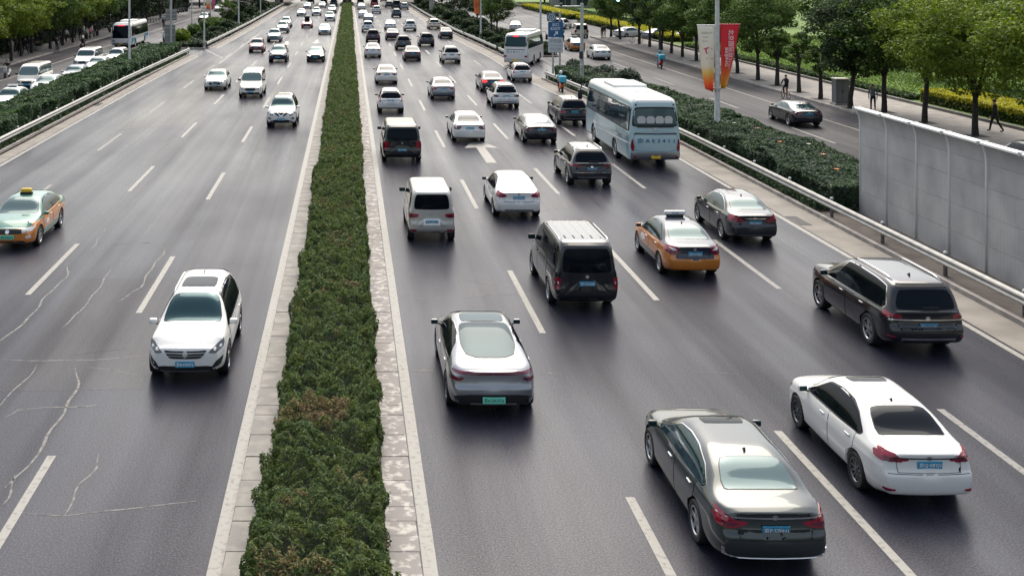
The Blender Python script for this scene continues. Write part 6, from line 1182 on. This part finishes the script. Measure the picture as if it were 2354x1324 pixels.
A('sedan1', 'sedan', 'car', 903, 92, 'maroon', 'dark maroon sedan with a white-lit roof in the second lane')
A('sedanf', 'sedan', 'car', 898, 69, 'white', 'white sedan ahead of the dark maroon sedan'); A('suvf', 'suv', 'car', 944, 72, 'pearl', 'cream SUV in the third lane beside the silver-gold SUV')
A('suvf', 'suv', 'car', 999, 68, 'gold', 'silver-gold SUV beside the guardrail and the concrete pole'); A('suvf', 'suv', 'car', 846, 74, 'white', 'white SUV with tall red tail lights ahead of the maroon SUV')
A('sedanf', 'sedan', 'car', 847, 51, 'silver', 'silver sedan peeping over the white SUV with tall red tail lights'); A('sedanf', 'sedan', 'car', 835, 42, 'white', 'small far white sedan beside the hedge')
A('suvf', 'suv', 'car', 866, 32, 'white', 'far white SUV with dark rear behind the red van'); A('suvf', 'suv', 'car', 912, 41, 'navy', 'far navy SUV with a white roof glare behind the tall black van')
A('vanf', 'van', 'van', 912, 21, 'black', 'tall far black van under the overpass shadow'); A('suvf', 'suv', 'car', 930.5, 23.5, 'silver', 'far silver SUV right of the tall black van'); A('suvf', 'suv', 'car', 895, 19, 'grey', 'far grey SUV left of the tall black van')
A('vanf', 'van', 'van', 861, 16, 'red', 'red van far off under the overpass'); A('sedanf', 'sedan', 'car', 831, 23, 'white', 'far white car beside the hedge at the overpass shadow'); A('sedanf', 'sedan', 'car', 829, 8, 'maroon', 'far dark red car beside the hedge beneath the overpass'); A('sedanf', 'sedan', 'car', 882, 5, 'darkred', 'dark red car at the far end of the second lane')
# towards the camera
D = lambda k, n, c, u, v, p, l, t=None, **kw: put(k, n, c, u, v, p, l, t, front=True, group=kw.pop('group', CO), **kw)
D('lion', 'suv', 'car', 425, 854, 'white', 'white SUV with sunroof and barred grille, nearest oncoming car', '京M·FW973')
D('gtaxi', 'taxi', 'taxi', 16, 563, 'amber', 'green and orange taxi with a yellow roof lamp at the left edge', '京B·D83016', second='green')
D('vsuv', 'suv', 'car', 646, 290, 'white', 'white SUV with a V-shaped chrome grille in the lane beside the hedge', '京N·73J06')
D('wvan', 'van', 'van', 575, 224, 'cream', 'cream van with chrome bumper and a brownish roof', '京E·09M21')
D('sedan2', 'sedan', 'car', 493, 206, 'white', 'white sedan with blue plate left of the cream van', '京N·1E567')
D('suv1', 'suv', 'car', 638, 143, 'navy', 'dark blue SUV with wide chrome grille in the middle oncoming lane')
D('sedan1', 'sedan', 'car', 725, 142, 'black', 'black sedan with lit headlights in the lane beside the hedge', swap={'lamp': 'lit'})
D('hatch', 'hatchback', 'car', 588, 121, 'red', 'red hatchback with a white roof glare beside the slip road')
D('suv2', 'suv', 'car', 629, 97, 'silver', 'silver SUV with dark grille behind the dark blue SUV'); D('suvf', 'suv', 'car', 648, 76, 'silver', 'silver SUV following just behind another silver SUV'); D('suvf', 'suv', 'car', 656, 64, 'white', 'white SUV at the back of a line of three in the outer lane')
D('sedan2', 'sedan', 'car', 705, 65, 'red', 'red sedan carrying a black roof box')
D('sedan1', 'sedan', 'car', 746, 80, 'white', 'white sedan with a large dark grille in the lane beside the hedge'); D('suvf', 'suv', 'car', 758, 49, 'white', 'white SUV with dark bumper behind the white sedan with a large grille'); D('suvf', 'suv', 'car', 763, 31, 'silver', 'far silver SUV beside the hedge, oncoming'); D('suvf', 'suv', 'car', 727, 37, 'white', 'white SUV with a black grille in the middle lane, far off'); D('sedanf', 'sedan', 'car', 692, 38, 'white', 'far white sedan in the third oncoming lane'); D('sedanf', 'sedan', 'car', 706, 21, 'white', 'oncoming white sedan at the edge of the overpass shadow'); D('sedanf', 'sedan', 'car', 740, 19, 'pearl', 'oncoming pearl sedan right of the white one at the overpass'); D('suvf', 'suv', 'car', 714, 8, 'black', 'oncoming black SUV beneath the overpass'); D('suvf', 'suv', 'car', 744, 11, 'navy', 'oncoming navy SUV beneath the overpass'); D('suvf', 'suv', 'car', 767, 14, 'grey', 'oncoming grey SUV beside the hedge beneath the overpass'); D('sedanf', 'sedan', 'car', 698, 3, 'silver', 'oncoming silver sedan at the far end of the outer lane')
# roof box on the red sedan
SV = 'vehicles on the service roads'
D('minibus', 'minibus', 'van', 60, 207, 'cream', 'old cream minibus on the left service road', None, group=SV); D('mpv', 'van', 'van', 189, 160, 'white', 'white people carrier behind the old cream minibus', None, group=SV, swap={'tint': 'glass'})
put('cbus', 'city_bus', 'bus', 278, 108, 'white', 'white and blue city bus with red destination display on the left service road', None, front=True, group=SV)
for yy, pt, lb, kk in ((75, 'paleblue', 'pale blue taxi with a white roof sign, nearest along the left rose hedge', 'taxi'), (84, 'white', 'white car with a blue roof sign half hidden by the left rose hedge', 'sedan1'), (92.5, 'silver', 'silver car half hidden by the left rose hedge', 'sedan2'), (101, 'white', 'white car beside the lamp post, half hidden by the left rose hedge', 'sedan2'), (109, 'white', 'white SUV at the back of the queue along the left rose hedge', 'suv2')):
    place(VK[kk], 'taxi' if kk == 'taxi' else 'car', lb, 'taxi' if kk == 'taxi' else 'car', (-22.75, yy, 0), math.pi, pt, SV, second='white', swap={'navy': 'white'})
D('sedanf', 'sedan', 'car', 501, 27, 'white', 'far white sedan on the left service road', group=SV); D('suvf', 'suv', 'car', 466, 52, 'navy', 'dark SUV with a white roof on the left service road by the shrubs', group=SV); D('vanf', 'van', 'van', 499, 8, 'black', 'far black van on the left service road', group=SV)
put('wbus', 'coach_bus', 'bus', 1198, 148, 'white', 'white coach with 京AM9217 on its rear turning into the exit', None, rot=-20, x=17.6, group=SV)
E = lambda *a, **k: A(*a, group=SV, **k)
E('taxi', 'taxi', 'taxi', 1330, 118, 'amber', 'orange taxi on the right service road, ahead of the white sedan', second='navy'); E('sedan1', 'sedan', 'car', 1388, 137, 'white', 'white sedan on the right service road beside the signal mast')
E('suv1', 'suv', 'car', 1300, 68, 'white', 'white SUV stopped on the right service road near the yellow hedge', rot=-28); E('mpv', 'van', 'van', 1342, 87, 'gold', 'beige people carrier on the right service road near the kerb', rot=-6); E('sedanf', 'sedan', 'car', 1190, 72, 'white', 'white sedan seen over the roof of the white coach', rot=-8)
E('coupe', 'sedan', 'car', 1862, 289, 'black', 'black sedan on the right service road beside the noise barrier')
place(VK['suv1'], 'suv', 'dark car parked at the right service road kerb behind the noise barrier', 'car', (31.3, 51.0, 0), 0, 'olive', SV)
for i, (x, y, pt, lb) in enumerate(((38.2, 151, 'white', 'white car parked slantwise under the trees, nearest the kerb'), (41.0, 147, 'silver', 'silver car parked under the trees in the middle of the row'), (43.8, 143, 'white', 'white car parked under the trees, last by the lawn'))):
    place(VK['sedanf'], 'sedan', lb, 'car', (x, y, 0), R(-62), pt, 'cars parked under the trees')
# ------------------------------------------------------------------ people
SKIN = mat('skin', (.42, .25, .17), .6); HAIR = mat('dark hair', (.012, .010, .009), .6)
def cloth(n, c): return mat('cloth ' + n, c, .85)
CL = dict(black=cloth('black', (.012, .012, .014)), navy=cloth('navy', (.015, .02, .04)), grey=cloth('grey', (.12, .12, .12)), white=cloth('white', (.62, .60, .57)), pink=cloth('pink', (.55, .16, .18)), blue=cloth('blue', (.05, .38, .55)), brown=cloth('brown', (.09, .06, .045)), jeans=cloth('jeans', (.035, .05, .085)), beige=cloth('beige', (.34, .29, .22)), orange=cloth('orange', (.62, .17, .03)))
SHOE = mat('shoe', (.02, .02, .02), .6)
def skin_body(J, E, root=0):
    """one continuous figure grown over a posed skeleton of joints (position, radius)"""
    me = bpy.data.meshes.new('p'); me.from_pydata([j[0] for j in J], E, []); o = bpy.data.objects.new('p', me); COL.objects.link(o)
    md = o.modifiers.new('s', 'SKIN'); md.use_smooth_shade = True
    for i, j in enumerate(J):
        r = j[1]; me.skin_vertices[0].data[i].radius = r if isinstance(r, tuple) else (r, r)
    me.skin_vertices[0].data[root].use_root = True
    sb = o.modifiers.new('b', 'SUBSURF'); sb.levels = 1; sb.render_levels = 1; bpy.context.view_layer.update()
    out = bpy.data.meshes.new_from_object(o.evaluated_get(bpy.context.evaluated_depsgraph_get())); bpy.data.objects.remove(o); return out
def figure(pose):
    """joints: pelvis, belly, chest, neck, head, crown, then legs and arms with hands"""
    if pose == 'ride': pel = Vector((0, -.10, .78)); lean = .12; legs = [((s * .10, .20, .74), (s * .13, .42, .72), (s * .12, .36, .34), (s * .12, .40, .30), (s * .12, .54, .28)) for s in (1, -1)]; arms = [((s * .20, .12, 1.22), (s * .28, .22, 1.02), (s * .25, .44, 1.0), (s * .24, .50, .99)) for s in (1, -1)]
    elif pose == 'cycle': pel = Vector((0, -.25, 1.0)); lean = .16; legs = [((.09, -.10, .96), (.11, .10, .70), (.10, .0, .36), (.10, -.05, .30), (.10, .10, .28)), ((-.09, -.10, .96), (-.11, .14, .86), (-.10, .04, .52), (-.10, 0, .46), (-.10, .14, .46))]; arms = [((s * .19, .0, 1.42), (s * .24, .12, 1.2), (s * .25, .30, 1.06), (s * .25, .36, 1.04)) for s in (1, -1)]
    else:
        st = .24 if pose == 'walk' else .03; pel = Vector((0, 0, .95)); lean = .02
        legs = [((s * .10, s * st * .15, .88), (s * .10, s * st * .62 + .02, .50), (s * .10, s * st - (.12 if s < 0 and pose == 'walk' else 0), .12 if s < 0 and pose == 'walk' else .09), (s * .10, s * st + (-.14 if s < 0 and pose == 'walk' else -.03), .06), (s * .11, s * st + (.04 if s < 0 and pose == 'walk' else .15), .035)) for s in (1, -1)]
        arms = [((s * .20, 0, 1.40), (s * .26, -s * st * .35 - .03, 1.14), (s * .26, -s * st * .8 + .04, .90), (s * .26, -s * st * .95 + .07, .81)) for s in (1, -1)]
    p = pel; J = [(tuple(p), (.145, .115)), ((p.x, p.y + lean * .4, p.z + .20), (.135, .105)), ((p.x, p.y + lean, p.z + .42), (.165, .115)), ((p.x, p.y + lean * 1.25, p.z + .545), (.062, .06)), ((p.x, p.y + lean * 1.25 + .02, p.z + .67), (.078, .092)), ((p.x, p.y + lean * 1.25 + .015, p.z + .755), (.062, .075))]
    E = [(0, 1), (1, 2), (2, 3), (3, 4), (4, 5)]
    for L in legs:
        a = 0
        for q, r in zip(L, (.092, .066, .048, .04, .034)): J.append((q, r)); E.append((a, len(J) - 1)); a = len(J) - 1
    hands = []
    for A_ in arms:
        a = 2
        for q, r in zip(A_, (.058, .045, .034, .026)): J.append((q, r)); E.append((a, len(J) - 1)); a = len(J) - 1
        wrist = Vector(A_[-1]); d = (wrist - Vector(A_[-2])).normalized(); side = Vector((1, 0, 0)); up = d.cross(side).normalized()
        palm = wrist + d * .06; J.append((tuple(palm), (.022, .032))); E.append((a, len(J) - 1)); pi_ = len(J) - 1
        for k, (o_, ln) in enumerate(((-.024, .055), (-.008, .065), (.008, .062), (.024, .05))):
            k1 = palm + up * o_ + d * .028; k2 = k1 + d * ln + side * (-.02 if wrist.x > 0 else .02)
            J.append((tuple(k1), .0085)); E.append((pi_, len(J) - 1)); J.append((tuple(k2), .0075)); E.append((len(J) - 2, len(J) - 1))
        t = wrist + d * .03 + up * .045; J.append((tuple(t), .009)); E.append((pi_, len(J) - 1))
    # a nose
    h = Vector(J[4][0]); J.append(((h.x, h.y + .085, h.z), .016)); E.append((4, len(J) - 1))
    me = skin_body(J, E); me.materials.clear(); [me.materials.append(None) for _ in range(4)]
    neck = p.z + .535; wz = p.z + .02
    wrists = [Vector(a[-1]) for a in arms]; feet = [Vector(l[-1]) for l in legs] + [Vector(l[-2]) for l in legs]
    for f in me.polygons:
        c = f.center
        if c.z > neck or min((c - w).length for w in wrists) < .05 or (min((c - w).length for w in wrists) < .2 and any(((c - Vector(a[-2])).length > (Vector(a[-1]) - Vector(a[-2])).length * 1.05 and (c - Vector(a[-1])).length < .2) for a in arms)): f.material_index = 0
        elif min((c - w).length for w in feet) < .075: f.material_index = 3
        elif c.z > wz or any((c - Vector(q)).length < .16 for a in arms for q in a): f.material_index = 1
        else: f.material_index = 2
    hair = MB(); cx = Vector(J[4][0]) + Vector((0, -.012, .035))
    for i in range(7):
        th = i / 6 * math.pi * .62
        ring = [tuple(cx + Vector((.092 * math.sin(th) * math.cos(a), .108 * math.sin(th) * math.sin(a), .112 * math.cos(th) + (.045 * math.sin(a) if math.sin(a) > 0 and i > 3 else 0)))) for a in np.linspace(0, 2 * math.pi, 13)[:-1]]
        hair.v += ring
    hair.f = [(i * 12 + k, i * 12 + (k + 1) % 12, (i + 1) * 12 + (k + 1) % 12, (i + 1) * 12 + k) for i in range(6) for k in range(12)]; hair.mi = [0] * len(hair.f)
    return me, hair.mesh('hair', (None,), True), Vector(J[4][0])
FIG = {k: figure(k) for k in ('walk', 'stand', 'ride', 'cycle')}
def person(pose, loc, rz, top, legs, label, group=None, hair=HAIR, scale=1.0):
    t = thing('person', label, 'person', loc, rz, group); t.scale = (scale,) * 3; me, hm, hd = FIG[pose]; b = obj('body', me, t)
    for i, m in enumerate((SKIN, CL[top], CL[legs], SHOE)): b.material_slots[i].link = 'OBJECT'; b.material_slots[i].material = m
    h = obj('hair', hm, t); h.material_slots[0].link = 'OBJECT'; h.material_slots[0].material = hair
    return t
person('walk', (37.3, 64, .12), R(70), 'black', 'black', 'person in black walking past the golden hedge on the right pavement', 'people on the right pavement', scale=1.06); person('walk', (34.6, 73.2, .12), R(150), 'grey', 'navy', 'person in a grey top beside the utility cabinet', 'people on the right pavement')
LW = 'people on the left pavement'; tops = ['black', 'navy', 'white', 'grey', 'black', 'brown', 'navy', 'black', 'white', 'grey']
crowd = [(30, 122, 'white', 'grey'), (53, 128, 'black', 'black'), (67, 125, 'navy', 'black'), (75, 122, 'black', 'jeans'), (84, 118, 'black', 'grey'), (35, 126, 'white', 'white'), (147, 100, 'navy', 'navy'), (153, 97, 'grey', 'black'), (160, 96, 'white', 'black'), (184, 89, 'grey', 'white'), (192, 92, 'black', 'black'), (200, 88, 'white', 'beige'), (207, 92, 'white', 'black'), (214, 91, 'pink', 'black'), (218, 87, 'white', 'black'), (226, 84, 'black', 'black'), (140, 101, 'black', 'jeans'), (45, 121, 'brown', 'black'), (94, 114, 'black', 'black'), (175, 93, 'black', 'navy')]
for i, (u, v, a, b) in enumerate(crowd):
    p = gp(u, v, .12); person('walk' if i % 3 else 'stand', (p.x - .4, p.y, .12), R((i * 73) % 360), a, b, '%s figure of the left pavement crowd, %s top, %s trousers' % (order[i], a, b), LW, scale=.95 + (i % 4) * .03)
# ------------------------------------------------------------------ scooters and riders
def scooter_parts(col):
    return None
SCB = MB().prism([(-.75, .50), (-.72, .62), (-.40, .72), (.02, .70), (.06, .40), (.36, .32), (.48, .62), (.52, 1.0), (.60, 1.0), (.62, .55), (.50, .22), (.10, .20), (-.1, .24), (-.45, .34)], -.15, .15, 'yz').mesh('sb', (None,)); SCB = bevelled(SCB, .03, 2); SCB.materials.clear(); SCB.materials.append(None)
SCS = bevelled(MB().box(-.14, .14, -.62, .06, .70, .80).mesh('seat', (DARKPOST,)), .03, 2); SCH = MB().tube([(-.33, .44, 1.08), (-.1, .52, 1.04), (.1, .52, 1.04), (.33, .44, 1.08)], .018, 6).tube([(0, .52, 1.04), (0, .60, .7), (0, .66, .25)], .025, 6).mesh('h', (DARKPOST,)); SCW = MB().lathe([(.13, .05), (.2, .055), (.235, .02), (.235, -.02), (.2, -.055), (.13, -.05), (.001, -.03)], 18, 'x').mesh('w', (VMR,), True, 50); SCM = bevelled(MB().box(-.05, .05, -.01, .01, -.035, .035).mesh('m', (DARKPOST,)), .008, 1)
BOXM = bevelled(MB().box(-.26, .26, -.24, .24, 0, .46).mesh('box', (None,)), .03, 2); BOXM.materials.clear(); BOXM.materials.append(None); HEL = MB().lathe([(.001, .15), (.06, .14), (.11, .10), (.135, .03), (.13, -.05), (.12, -.08)], 16).mesh('hel', (None,), True)
def scooter(x, y, rz, col, label, group, box=None):
    t = thing('scooter', label, 'scooter', (x, y, 0), rz, group)
    for yy in (-.55, .66): w = obj('wheel', SCW, t, (0, yy, .235))
    obj('bodywork', SCB, t, m=col); obj('seat', SCS, t); h = obj('handlebar', SCH, t)
    for s in (-1, 1): obj('mirror', SCM, h, (s * .36, .44, 1.22))
    obj('tail_light', bevelled(MB().box(-.06, .06, -.012, .012, -.03, .03).mesh('l', (None,)), .008, 1), t, (0, -.76, .60), m=mat('red lens', (.4, .01, .03), .2)); obj('headlight', bevelled(MB().box(-.07, .07, -.02, .02, -.05, .05).mesh('l', (None,)), .015, 1), t, (0, .63, .86), m=mat('headlamp glass', (.5, .5, .5), .1))
    if box: obj('delivery_box', BOXM, t, (0, -.68, .82), m=box)
    return t
def rider(x, y, rz, top, legs, label, group, helmet=None, z=0.0):
    p = person('ride', (x, y, z), rz, top, legs, label, group)
    if helmet:
        hd = FIG['ride'][2]; obj('helmet', HEL, p, (hd.x, hd.y, hd.z + .05), m=helmet)
    return p
SG = 'scooters'; RG2 = 'scooter riders'; BOXB = mat('blue delivery box', (.06, .40, .52), .5); HELW = mat('white helmet', (.7, .7, .68), .3); HELB = mat('blue helmet', (.05, .3, .42), .3); SB_ = mat('scooter black', (.015, .015, .017), .3, coat=.6); SR_ = mat('scooter red', (.4, .03, .05), .3, coat=.6); SW_ = mat('scooter white', (.6, .6, .58), .3, coat=.6); SO_ = mat('scooter orange', (.55, .13, .03), .35)
def duo(u, v, front, col, top, legs, ls, lr, box=None, hel=None):
    p = gp(u, v); rz = math.pi if front else 0; y = p.y + .6
    scooter(p.x, y, rz, col, ls, SG, box); rider(p.x, y, rz, top, legs, lr, RG2, hel)
duo(1293, 214, False, SO_, 'blue', 'black', 'orange delivery scooter with a blue box beside the right guardrail', 'delivery rider in blue with a white helmet beside the right guardrail', BOXB, HELW)
duo(1521, 157, False, SR_, 'blue', 'blue', 'red delivery scooter on the cycle lane line of the right service road', 'delivery rider in blue on the right cycle lane', BOXB, HELB)
duo(1295, 95, False, SB_, 'black', 'black', 'black scooter on the right service road ahead of the orange taxi', 'rider in black on the scooter ahead of the orange taxi')
duo(12, 180, True, SW_, 'black', 'black', 'white-fronted scooter at the left edge of the photo', 'rider in black at the left edge of the photo')
duo(187, 117, False, SB_, 'black', 'black', 'black scooter on the left cycle lane beside the pavement', 'rider in black on the left cycle lane', None, HELW)
duo(408, 99, True, SB_, 'white', 'black', 'black scooter waiting at the left junction behind the sign backs', 'rider in white waiting at the left junction', None, HELW)
duo(376, 97, True, SW_, 'white', 'navy', 'pale scooter left of the sign backs on the left service road', 'rider in white left of the sign backs')
for i, u in enumerate((407, 413, 419, 425)): p = gp(u, 33 - i * 1.5); scooter(p.x, p.y, R(40), SB_, 'black scooter parked at the far left kerb, %s of four' % order[i], SG)
# cyclists
for u, v, tp, lb, lp, m in ((1806, 229, 'black', 'orange bicycle ridden on the right cycle lane', 'cyclist in black on the right cycle lane', mat('cycle frame orange', (.55, .14, .04), .4)), (131, 122, 'black', 'dark bicycle ridden on the left cycle lane', 'cyclist in black on the left cycle lane', FR[2]), (376, 68, 'navy', 'bicycle ridden on the far left cycle lane', 'cyclist in navy on the far left cycle lane', FR[2])):
    p = gp(u, v); bicycle(p.x, p.y, 0, lb, m, 'bicycles being ridden', .004); person('cycle', (p.x, p.y, .0), 0, tp, 'black', lp, 'cyclists')
for i, (x, y, a) in enumerate(((29.2, 152, 'navy'), (33.6, 147, 'black'), (34.4, 149, 'navy'))): person('stand', (x, y, 0 if x < 33 else .12), R(i * 120), a, 'black', 'person in %s standing near the beige people carrier, %s from the road' % (a, order[i]), 'people near the parked cars')
# roof box on the red sedan
for o in list(bpy.data.objects):
    if o.get('label') == 'red sedan carrying a black roof box':
        rb = bevelled(MB().box(-.42, .42, -.8, .8, 1.47, 1.85).mesh('roof_box'), .10, 3); obj('roof_box', rb, o, m=mat('roof box black', (.02, .02, .022), .35))
